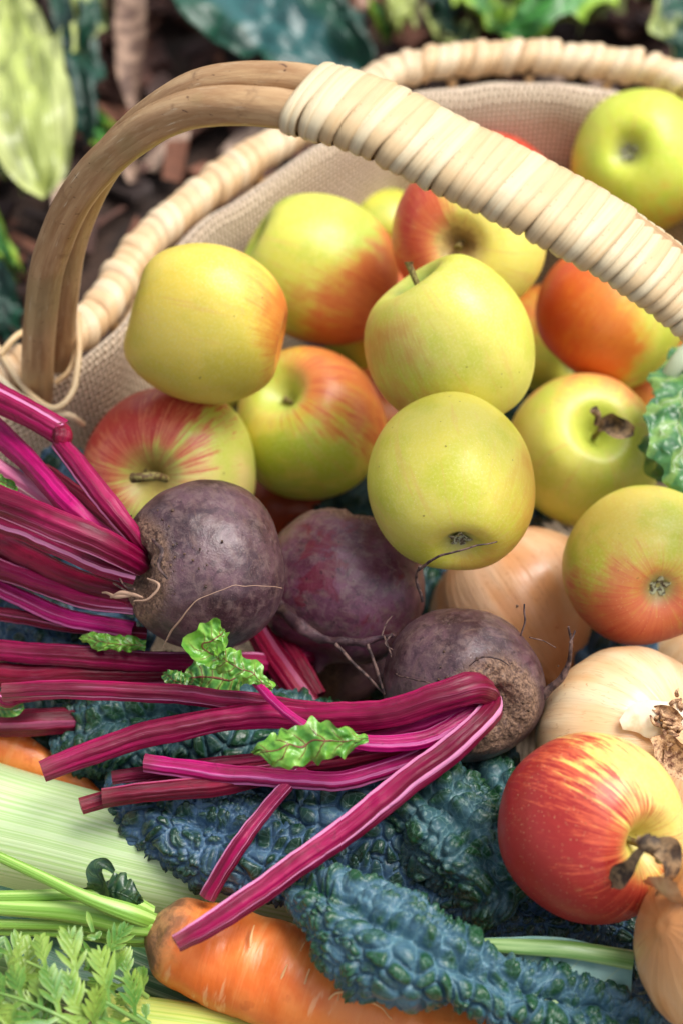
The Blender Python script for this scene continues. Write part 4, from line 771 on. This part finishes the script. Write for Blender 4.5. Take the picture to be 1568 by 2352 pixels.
def carrot(pts, label, seed, shoulder=True):
    P = atl(pts); w = np.array([p[3] for p in pts]) * (P - CAM).dot(CF) / FPX; o = thing('carrot', label, 'carrot', P[len(P) // 2], None, 'carrots in the foreground')
    V, F, uvw, mi = tube(P, w, 80, n=240, caps=(True, False)); ctr = cr(np.c_[P, w], 240)[:, :3]; ctr = np.vstack([np.repeat(ctr, 81, 0), np.repeat(ctr[:1], len(V) - 240 * 81, 0)])
    nr = V - ctr; nr /= np.linalg.norm(nr, axis=1)[:, None] + 1e-9; s = uvw[:, 1]; a = uvw[:, 0]
    d = .0009 * vn(np.stack([np.cos(a * 6.283) * .3, s * 40, np.sin(a * 6.283) * .3], 1), 3, seed) + .0011 * vn(V, 55, seed) - .0009 * np.clip(vn(np.stack([np.cos(a * 6.283) * .8, s * 150, np.sin(a * 6.283) * .8], 1), 1, seed + 2) - .35, 0, 1)
    V = V + nr * d[:, None]; build('root', V, F, [mat_carrot('carrot_skin', shoulder)] * 2, o, {'uvw': uvw}, midx=mi); return o
C1 = carrot([(352, 2128, .095, 22), (366, 2136, .095, 62), (392, 2148, .094, 92), (450, 2176, .092, 108), (540, 2206, .09, 118), (650, 2246, .088, 124), (780, 2300, .085, 126), (920, 2350, .082, 122), (1080, 2405, .078, 112), (1300, 2480, .072, 96)], 'big orange carrot with a brown shoulder and green tops in the foreground', 3)
C2 = carrot([(240, 1835, .072, 6), (170, 1792, .077, 26), (90, 1752, .082, 42), (0, 1715, .085, 54), (-110, 1665, .085, 62), (-260, 1610, .085, 62), (-330, 1590, .084, 30)], 'small orange carrot tip showing above the leek at the left edge', 6, False)
for pts, w in (([(640, 2268, .775), (650, 2240, .772), (660, 2215, .773)], [5, 7, 3]), ([(575, 2175, .775), (578, 2150, .779), (585, 2125, .785)], [4, 7, 3]), ([(700, 2260, .77), (712, 2225, .77)], [6, 4]),
               ([(775, 2300, .765), (790, 2220, .77), (810, 2170, .78), (792, 2150, .785)], [4, 3, 3, 3]), ([(730, 2365, .76), (760, 2290, .764), (800, 2280, .766), (850, 2300, .762), (900, 2340, .758)], [3, 6, 9, 7, 4]),
               ([(640, 2350, .768), (655, 2310, .766), (625, 2270, .768), (590, 2250, .77)], [3, 4, 3, 2]), ([(700, 2165, .79), (690, 2185, .785)], [3, 3]), ([(500, 2260, .777), (512, 2235, .774)], [3, 5])):
    t_add = .0; P = [(x, y, t) for x, y, t in pts]
    cpos = []
    for x, y, t in P:
        cpos.append((x, y, t))
    # lay the hairs on the carrot: the surface lies about one radius above its axis
    Z = [(x, y) for x, y, _ in P]; pw = []
    for x, y in Z:
        k = np.clip((x - 352) / 600, 0, 1); cy = np.interp(x, [352, 450, 540, 650, 780, 920, 1080], [2128, 2176, 2206, 2246, 2300, 2350, 2405]); rp = np.interp(x, [352, 392, 450, 540, 650, 780, 920], [22, 92, 108, 118, 124, 126, 122])
        zc = np.interp(x, [352, 650, 920], [.095, .088, .082]); c0 = at(x, cy, zc); dep = (c0 - CAM).dot(CF); off = (y - cy) / rp * .93; pw.append((x, y, dep - rp * dep / FPX * math.sqrt(max(.02, 1 - off * off)) * 1.0 - (cy - y) * 0 * dep))
    V, F, uvw, mi = tube(np.array([W(*p) for p in pw]), np.array(w) * .8 / FPX / 2, 7, n=24); V = V + (vn(V, 260, 3) * .0005)[:, None]
    M_CH = bpy.data.materials.get('carrot_hair') or Mat('carrot_hair').out(lin(232, 176, 118), .6)
    build('root_hair', V, F, [M_CH] * 2, C1, {'uvw': uvw}, midx=mi)
mt = Mat('carrot_top'); u, s, t = mt.sep(mt.attr('uvw')); tn = mt.noise(mt.comb(mt.math('MULTIPLY', u, 16), mt.math('MULTIPLY', s, 8), mt.rand()), 1, 3); 
M_TOP = mt.out(mt.mix(mt.rng(tn, .4, .62), lin(120, 166, 60), lin(176, 208, 116)), .4, mt.bump(tn, .6, .001), sss=.1, coat=.15)
for pts, w in (([(355, 2118, .100), (300, 2098, .110), (200, 2062, .116), (90, 2010, .118), (-30, 1955, .118)], [44, 50, 34, 28, 26]), ([(350, 2095, .100), (290, 2070, .106), (180, 2055, .108), (60, 2058, .108), (-40, 2060, .108)], [34, 40, 30, 30, 30]),
               ([(350, 2130, .100), (290, 2118, .104), (170, 2096, .106), (60, 2088, .106), (-40, 2082, .106)], [50, 66, 52, 42, 40]), ([(345, 2150, .096), (280, 2148, .098), (190, 2128, .10), (80, 2124, .10), (-40, 2122, .10)], [36, 42, 30, 26, 26]), ([(342, 2165, .092), (270, 2158, .094), (160, 2146, .096), (40, 2142, .096), (-40, 2140, .096)], [26, 28, 20, 18, 18])):
    P = atl(pts); R = np.array(w) * .82 / FPX / 2
    V, F, uvw, mi = tube(P, R, 20, prof=lambda a: 1 + .07 * np.cos(6 * a) + .08 * np.cos(2 * a), flat=.75, n=60, caps=(False, False)); build('green_stalk', V, F, [M_TOP] * 2, C1, {'uvw': uvw}, midx=mi)
# feathery carrot leaves
mf = Mat('carrot_leaf'); u, s, t = mf.sep(mf.attr('uvw')); fn = mf.noise(mf.obj(), 60, 3); f2 = mf.noise(mf.obj(), 260, 3)
fc = mf.mix(mf.rng(fn, .36, .64), lin(66, 120, 38), lin(128, 160, 60)); fc = mf.mix(mf.math('MULTIPLY', mf.rng(mf.math('ABSOLUTE', u), .4, 1), .25), fc, lin(176, 186, 90)); fc = mf.mix(mf.math('MULTIPLY', mf.rng(mf.math('ABSOLUTE', u), .12, .03), .25), fc, lin(170, 200, 120))
fc = mf.mix(mf.math('MULTIPLY', mf.rng(f2, .6, .75), .4), fc, lin(70, 120, 46))
M_FROND = mf.out(fc, .45, mf.bump(f2, .4, .0008), coat=.1)
def blade(P0, d, nrm, L, w, out, seed):
    """one leaf lobe: narrow base, wider towards a blunt tip"""
    nu, nv = 8, 5; s = np.linspace(0, 1, nu); wd = w * np.interp(s, [0, .25, .55, .8, 1], [.6, .75, 1, .75, .03]); side = np.cross(d, nrm); v = np.linspace(-1, 1, nv)
    bend = nrm * (-.22 * L * s ** 2)[:, None]
    P = P0 + d * (s * L)[:, None] + bend
    V = P[:, None] + side * (v[None] * wd[:, None])[..., None] + nrm * (-.16 * np.abs(v[None]) * wd[:, None] * -1)[..., None]
    out.append((V.reshape(-1, 3), grid(nu, nv), np.stack([np.tile(v, nu), np.repeat(s, nv), np.zeros(nu * nv)], 1)))
def frond(pts, n, L0, w0, seed, mat, name='frond'):
    rr = np.random.default_rng(seed); Q = cr(atl(pts), n * 3); T, N, B = frames(Q, -CF + np.array([0, 0, .6])); out = []
    for i in range(n):
        k = i * 3 + 1; f = i / (n - 1); L = L0 * math.sin(math.pi * (.28 + .66 * f)) * rr.uniform(.85, 1.1)
        for sg in (-1, 1):
            nr = N[k] + rr.normal(0, .16, 3); nr /= np.linalg.norm(nr); d = T[k] * rr.uniform(.65, .95) + B[k] * sg; d -= nr * (d @ nr); d /= np.linalg.norm(d)
            blade(Q[k], d, nr, L, w0, out, 0)
            for q, m in ((.26, .5), (.44, .48), (.62, .38), (.78, .26)):
                for s2 in (-1, 1):
                    dd = d + np.cross(nr, d) * s2 * rr.uniform(.5, .8); dd /= np.linalg.norm(dd); blade(Q[k] + d * L * q - nr * .22 * L * q * q, dd, nr, L * m * rr.uniform(.8, 1.1), w0 * .85, out, 0)
    blade(Q[-1], T[-1], N[-1], L0 * .5, w0, out, 0); b = 0; Vs = []; Fs = []; Us = []
    for V, F, U in out: Vs.append(V); Fs.append(F + b); Us.append(U); b += len(V)
    V, F, uvw, mi = tube(Q[::3], [.0011, .0006], 8, n=30); Vs.append(V); Us.append(np.zeros((len(V), 3)))
    return build(name, np.vstack(Vs), [np.vstack(Fs), F[0] + b] + [f + b for f in F[1:]], mat, C1, {'uvw': np.vstack(Us)})
for i, (pts, n, L0, w0) in enumerate(([[(330, 2352, .10), (240, 2300, .116), (130, 2240, .122), (20, 2190, .118)], 5, .025, .0013], [[(250, 2400, .10), (160, 2345, .118), (60, 2300, .122), (-40, 2270, .118)], 8, .021, .0014],
                                      [[(160, 2430, .10), (60, 2390, .112), (-40, 2350, .115)], 5, .023, .0013], [[(255, 2260, .098), (235, 2200, .108), (215, 2140, .113)], 3, .018, .0012], [[(60, 2330, .10), (10, 2250, .11), (-40, 2200, .11)], 5, .023, .0013],
                                      [[(340, 2290, .09), (280, 2250, .10), (190, 2215, .104)], 4, .014, .001], [[(345, 2352, .095), (300, 2320, .10), (270, 2290, .103)], 3, .009, .0007])):
    frond(pts, n, L0, w0, i, M_FROND)

# ------------------------------------------------------------------ small beet leaves and a wilted scrap
def mat_beetleaf(name, a, b, vein=(122, 24, 50), pk=.3):
    m = Mat(name); u, s, t = m.sep(m.attr('uvw')); n = m.noise(m.obj(), 130, 3); au = m.math('ABSOLUTE', u)
    c = m.mix(m.rng(n, .35, .65), lin(*a), lin(*b)); ph = m.math('FRACT', m.math('ADD', m.math('MULTIPLY', s, 6.5), m.math('ADD', m.math('MULTIPLY', au, -.9), m.math('MULTIPLY', n, .5))))
    v = m.rng(m.math('ABSOLUTE', m.math('SUBTRACT', ph, .5)), .05, .015); v = m.math('MULTIPLY', v, m.rng(au, .8, .4)); v = m.math('MAXIMUM', v, m.rng(au, .06, .02))
    pale = m.math('MULTIPLY', m.rng(m.math('ABSOLUTE', m.math('SUBTRACT', ph, .5)), .3, .1), pk); c = m.mix(pale, c, lin(178, 206, 100)); c = m.mix(m.math('MULTIPLY', v, .85), c, lin(*vein))
    return m.out(c, .36, m.bump(m.math('SUBTRACT', n, m.math('MULTIPLY', v, .6)), .7, .0016), sss=.1, coat=.2)
M_BL = mat_beetleaf('beet_leaf', (66, 124, 34), (112, 168, 54), (130, 40, 52), .2); M_BL2 = mat_beetleaf('beet_leaf_dark', (40, 96, 40), (82, 140, 52))
leafsheet([at(845, 1705, .163), at(790, 1702, .166), at(715, 1708, .166), at(640, 1722, .163), at(575, 1722, .158)], [.0012, .0058, .0085, .0072, .0008], M_BL, 'leaf', B3, nu=70, nv=30, curl=-.25, crumple=.0026, upv=-CF, seed=3, wfreq=150, ruffle=.0022)
leafsheet([at(625, 1585, .158), at(575, 1545, .162), at(530, 1525, .164), at(495, 1510, .165)], [.0012, .0045, .0055, .005], M_BL, 'leaf', B3, nu=50, nv=26, curl=-.5, crumple=.0020, upv=-CF, seed=8, wfreq=190, ruffle=.0022)
leafsheet([at(505, 1520, .165), at(480, 1500, .168), at(470, 1480, .170), at(500, 1458, .173), at(520, 1445, .172)], [.004, .0062, .007, .0055, .001], M_BL, 'leaf', B3, nu=50, nv=26, curl=.6, crumple=.0020, upv=-CF, seed=9, wfreq=190, ruffle=.0022)
leafsheet([at(560, 1545, .135), at(520, 1560, .136), at(460, 1550, .134), at(420, 1560, .13)], [.004, .008, .008, .001], M_BL2, 'leaf', B2, nu=50, nv=24, curl=-.4, crumple=.0016, upv=-CF, seed=11, wfreq=150, ruffle=.0022)
leafsheet([at(430, 1575, .135), at(400, 1560, .137), at(375, 1545, .134)], [.003, .0035, .001], M_BL2, 'leaf', B2, nu=30, nv=18, curl=-.4, crumple=.0014, upv=-CF, seed=12, wfreq=150, ruffle=.0022)
leafsheet([at(335, 1482, .135), at(280, 1478, .138), at(230, 1474, .138), at(185, 1462, .135)], [.0025, .0035, .0032, .0015], M_BL, 'leaf', B1, nu=50, nv=20, curl=-.3, crumple=.0018, upv=-CF, seed=13, wfreq=200, ruffle=.0022)
leafsheet([at(-30, 1095, .17), at(10, 1112, .173), at(38, 1130, .17)], [.003, .0035, .001], M_BL, 'leaf', B1, nu=30, nv=18, curl=.4, crumple=.0016, upv=-CF, seed=14, wfreq=200, ruffle=.0022)
leafsheet([at(-30, 1190, .16), at(20, 1195, .16), at(70, 1215, .158)], [.003, .0028, .001], M_BL, 'leaf', B1, nu=30, nv=18, curl=.4, crumple=.0012, upv=-CF, seed=15, wfreq=200, ruffle=.0022)
leafsheet([at(-30, 1625, .115), at(20, 1630, .117), at(55, 1622, .116)], [.003, .0035, .001], M_BL2, 'leaf', B4, nu=30, nv=18, curl=.4, crumple=.0012, upv=-CF, seed=16, wfreq=200)
sv = thing('savoy_leaf', 'pale green crinkled leaf with white rib at the right edge beside the apples', 'cabbage leaf', at(1580, 960, .14)); M_SAVOY = mat_beetleaf('savoy_green', (40, 90, 46), (74, 124, 66), (170, 190, 150), .3)
leafsheet([at(1640, 780, .14), at(1585, 850, .146), at(1560, 940, .15), at(1562, 1030, .148), at(1590, 1130, .14)], [.006, .0125, .0145, .013, .008], M_SAVOY, 'leaf_blade', sv, nu=110, nv=50, curl=-.45, crumple=.0026, upv=-CF, seed=31, wfreq=210, ruffle=.0015)
leafsheet([at(1650, 860, .13), at(1600, 960, .138), at(1540, 1050, .134), at(1530, 1110, .128)], [.006, .013, .012, .004], M_SAVOY, 'leaf_blade', sv, nu=90, nv=44, curl=-.5, crumple=.0024, upv=-CF, seed=33, wfreq=210, ruffle=.0015)
V, F, uvw, mi = tube([at(1500, 905, .135), at(1535, 860, .148), at(1575, 815, .155), at(1640, 770, .155)], [.0014, .0035, .0050, .0055], 16, flat=.6)
build('rib', V, F, [Mat('savoy_rib').out(lin(176, 186, 156), .45)] * 2, sv, {'uvw': uvw}, midx=mi)
ws = tag(leafsheet([at(205, 2055, .106), at(235, 2035, .113), at(225, 2000, .118), at(232, 1982, .12), at(262, 2002, .12)], [.003, .0055, .0035, .0025, .001], mat_beetleaf('wilted_leaf', (22, 48, 30), (36, 70, 42), (30, 60, 36), .05), 'wilted_leaf', None, nu=50, nv=20, curl=.5, crumple=.0018, upv=-CF, seed=17, wfreq=170), 'dark wilted curl of leaf on the pale leek above the carrot tops', 'leaf')
tag(leafsheet([at(215, 2050, .110), at(255, 2052, .113), at(295, 2062, .112), at(330, 2075, .106)], [.003, .0065, .006, .002], ws.data.materials[0], 'wilted_leaf', None, nu=50, nv=20, curl=-.5, crumple=.0018, upv=-CF, seed=18, wfreq=170, ruffle=.002), 'dark crumpled leaf scrap between the leek and the carrot shoulder', 'leaf')

# ------------------------------------------------------------------ garden plants behind the basket (far out of focus)
def mat_hosta(name, mid, margin, w=.6, gl=.35):
    m = Mat(name); u, s, t = m.sep(m.attr('uvw')); au = m.math('ABSOLUTE', u); n = m.noise(m.obj(), 22, 3); n2 = m.noise(m.comb(m.math('MULTIPLY', u, 14), m.math('MULTIPLY', s, 2), 0), 1, 2)
    f = m.math('ADD', au, m.math('MULTIPLY', m.math('SUBTRACT', n, .5), .9)); c = m.mix(m.rng(f, w - .12, w + .12), lin(*mid), lin(*margin)); mo = m.noise(m.comb(m.math('MULTIPLY', u, 5), m.math('MULTIPLY', s, 4), m.rand()), 1, 4, .6, .6); c = m.mix(m.math('MULTIPLY', m.rng(mo, .5, .6), .55), c, lin(*[int(v * .5) for v in mid])); c = m.mix(m.math('MULTIPLY', m.rng(m.noise(m.obj(), 40, 3), .56, .64), .5), c, lin(*margin)); c = m.mix(m.math('MULTIPLY', m.rng(n2, .45, .7), .3), c, lin(*[int(v * .75) for v in mid]))
    return m.out(c, gl, m.bump(n2, .5, .003), coat=.2)
H1_ = mat_hosta('hosta_pale', (170, 182, 96), (190, 198, 124), .6); H2_ = mat_hosta('hosta_dark', (26, 66, 52), (30, 76, 58), .9); H3_ = mat_hosta('hosta_blue', (44, 94, 92), (30, 78, 56), .55, .3); H4_ = mat_hosta('hosta_variegated', (62, 132, 48), (172, 206, 70), .7)
H5_ = mat_hosta('hosta_dark_edged', (30, 76, 56), (206, 216, 130), .85)
def plant(label, cat, leaves, group='hostas behind the basket'):
    b = at(*leaves[0][0][0]); o = thing('hosta_plant', label, cat, (b[0], b[1], 0), None, group)
    for i, (pts, ws_, mt_) in enumerate(leaves):
        leafsheet([at(*p) for p in pts], np.array(ws_) / FPX * 1.15, mt_, 'leaf', o, nu=40, nv=17, curl=.18, crumple=.006, upv=(0, -.6, 1), seed=i * 3 + len(label), wfreq=18, thick=.0008, ruffle=.016)
plant('pale yellow green hosta leaves hanging at the upper left', 'plant', [([(0, -120, .06), (20, 20, .07), (50, 130, .08), (70, 240, .08), (80, 340, .07), (95, 410, .058), (105, 450, .05)], [56, 64, 98, 112, 96, 66, 8], H1_), ([(-40, 220, .05), (20, 320, .055), (60, 400, .045), (70, 450, .03)], [60, 70, 50, 8], H5_), ([(150, 250, .03), (200, 280, .035), (215, 340, .03)], [20, 40, 8], H4_), ([(-20, 500, .02), (10, 560, .03), (40, 610, .03)], [30, 26, 8], H4_), ([(-40, 620, .03), (0, 700, .035), (25, 780, .03)], [36, 44, 10], H2_)])
plant('dark green hosta blades beside the pale hanging leaf', 'plant', [([(150, -120, .05), (165, 20, .06), (175, 140, .06), (190, 240, .05), (205, 330, .03)], [50, 62, 58, 42, 8], H2_), ([(215, -120, .06), (215, -20, .07), (200, 60, .065), (195, 120, .05)], [40, 44, 32, 6], H5_)])
plant('long blue green hosta leaf pointing at the handle', 'plant', [([(430, -160, .05), (540, -30, .062), (640, 60, .06), (740, 130, .05), (860, 190, .03)], [100, 150, 142, 84, 8], H3_), ([(640, -140, .04), (740, 0, .05), (810, 80, .045), (850, 160, .03)], [50, 70, 50, 8], H2_)])
plant('bright variegated hosta leaf above the far rim', 'plant', [([(1330, -160, .05), (1300, -60, .06), (1240, 20, .055), (1150, 80, .04)], [110, 150, 110, 20], H4_), ([(1130, -120, .03), (1090, -40, .04), (1110, 30, .04), (1180, 90, .03)], [40, 70, 60, 10], H4_), ([(1400, -120, .04), (1390, -20, .045), (1350, 60, .04)], [50, 70, 16], H1_)])
plant('small pale variegated leaves left of the far rim', 'plant', [([(930, -60, .03), (930, 20, .035), (925, 70, .03)], [40, 46, 10], H1_), ([(980, 30, .02), (1030, 70, .025), (1060, 100, .02)], [20, 34, 8], H5_), ([(870, 20, .02), (885, 60, .022), (895, 90, .02)], [24, 26, 6], H4_), ([(1000, -60, .03), (1020, 0, .03), (1040, 40, .03)], [30, 40, 6], H2_), ([(1090, 60, .02), (1060, 110, .03), (1010, 140, .02)], [14, 26, 6], H5_)])
plant('pale green hosta leaf in the upper right corner', 'plant', [([(1600, -160, .05), (1560, -60, .065), (1545, 40, .065), (1560, 140, .05)], [80, 100, 82, 14], H5_)])
dt = Mat('dry_stalk_tan'); dn = dt.noise(dt.obj(), 90, 3); M_TAN = dt.out(dt.mix(dt.rng(dn, .4, .6), lin(92, 68, 56), lin(150, 122, 102)), .7)
for pts, w, lb in (([(300, -60, .03), (305, 80, .032), (300, 180, .028), (310, 250, .02)], [.010, .010, .007, .003], 'tan strip of dry leaf standing in the mulch, left of the handle top'), ([(130, -60, .02), (150, 20, .025), (165, 90, .02)], [.012, .012, .006], 'light brown dry leaf between the pale and the dark hosta leaves'),
                   ([(290, 330, .012), (300, 380, .016), (310, 420, .012)], [.004, .005, .003], 'small dry strip lying under the handle arch')):
    tag(leafsheet([at(*p) for p in pts], w, M_TAN, 'dry_leaf_strip', None, nu=24, nv=7, curl=.4, crumple=.003, upv=(0, -.6, 1), seed=2, wfreq=40), lb, 'dry leaf', 'dry leaves in the mulch')

# crumbs of dry soil left on the roots
rr = np.random.default_rng(12); M_CRUMB = mat_cut('soil_crumb', (96, 70, 50), (52, 36, 28))
for own, (cx, cy, sp_, tt, RR, ctr_), n_ in ((B1, (400, 1250, 60, 0, 192 * .885 / FPX, W(466, 1303, .885)), 34), (B3, (1110, 1560, 70, 0, 183 * .8868 / FPX, W(1066, 1577, .8868)), 34)):
    Vs = []; Fs = []
    for i in range(n_):
        p = on_ball(ctr_, RR, rr.normal(cx, sp_), rr.normal(cy, sp_), .985); z = rr.uniform(.0002, .0006)
        Vs.append(p + box * z * rr.uniform(.5, 1.3, (8, 3))); Fs.append(bf + 8 * i)
    o = build('soil_crumbs', np.vstack(Vs), np.vstack(Fs), M_CRUMB, own); o['kind'] = 'stuff'
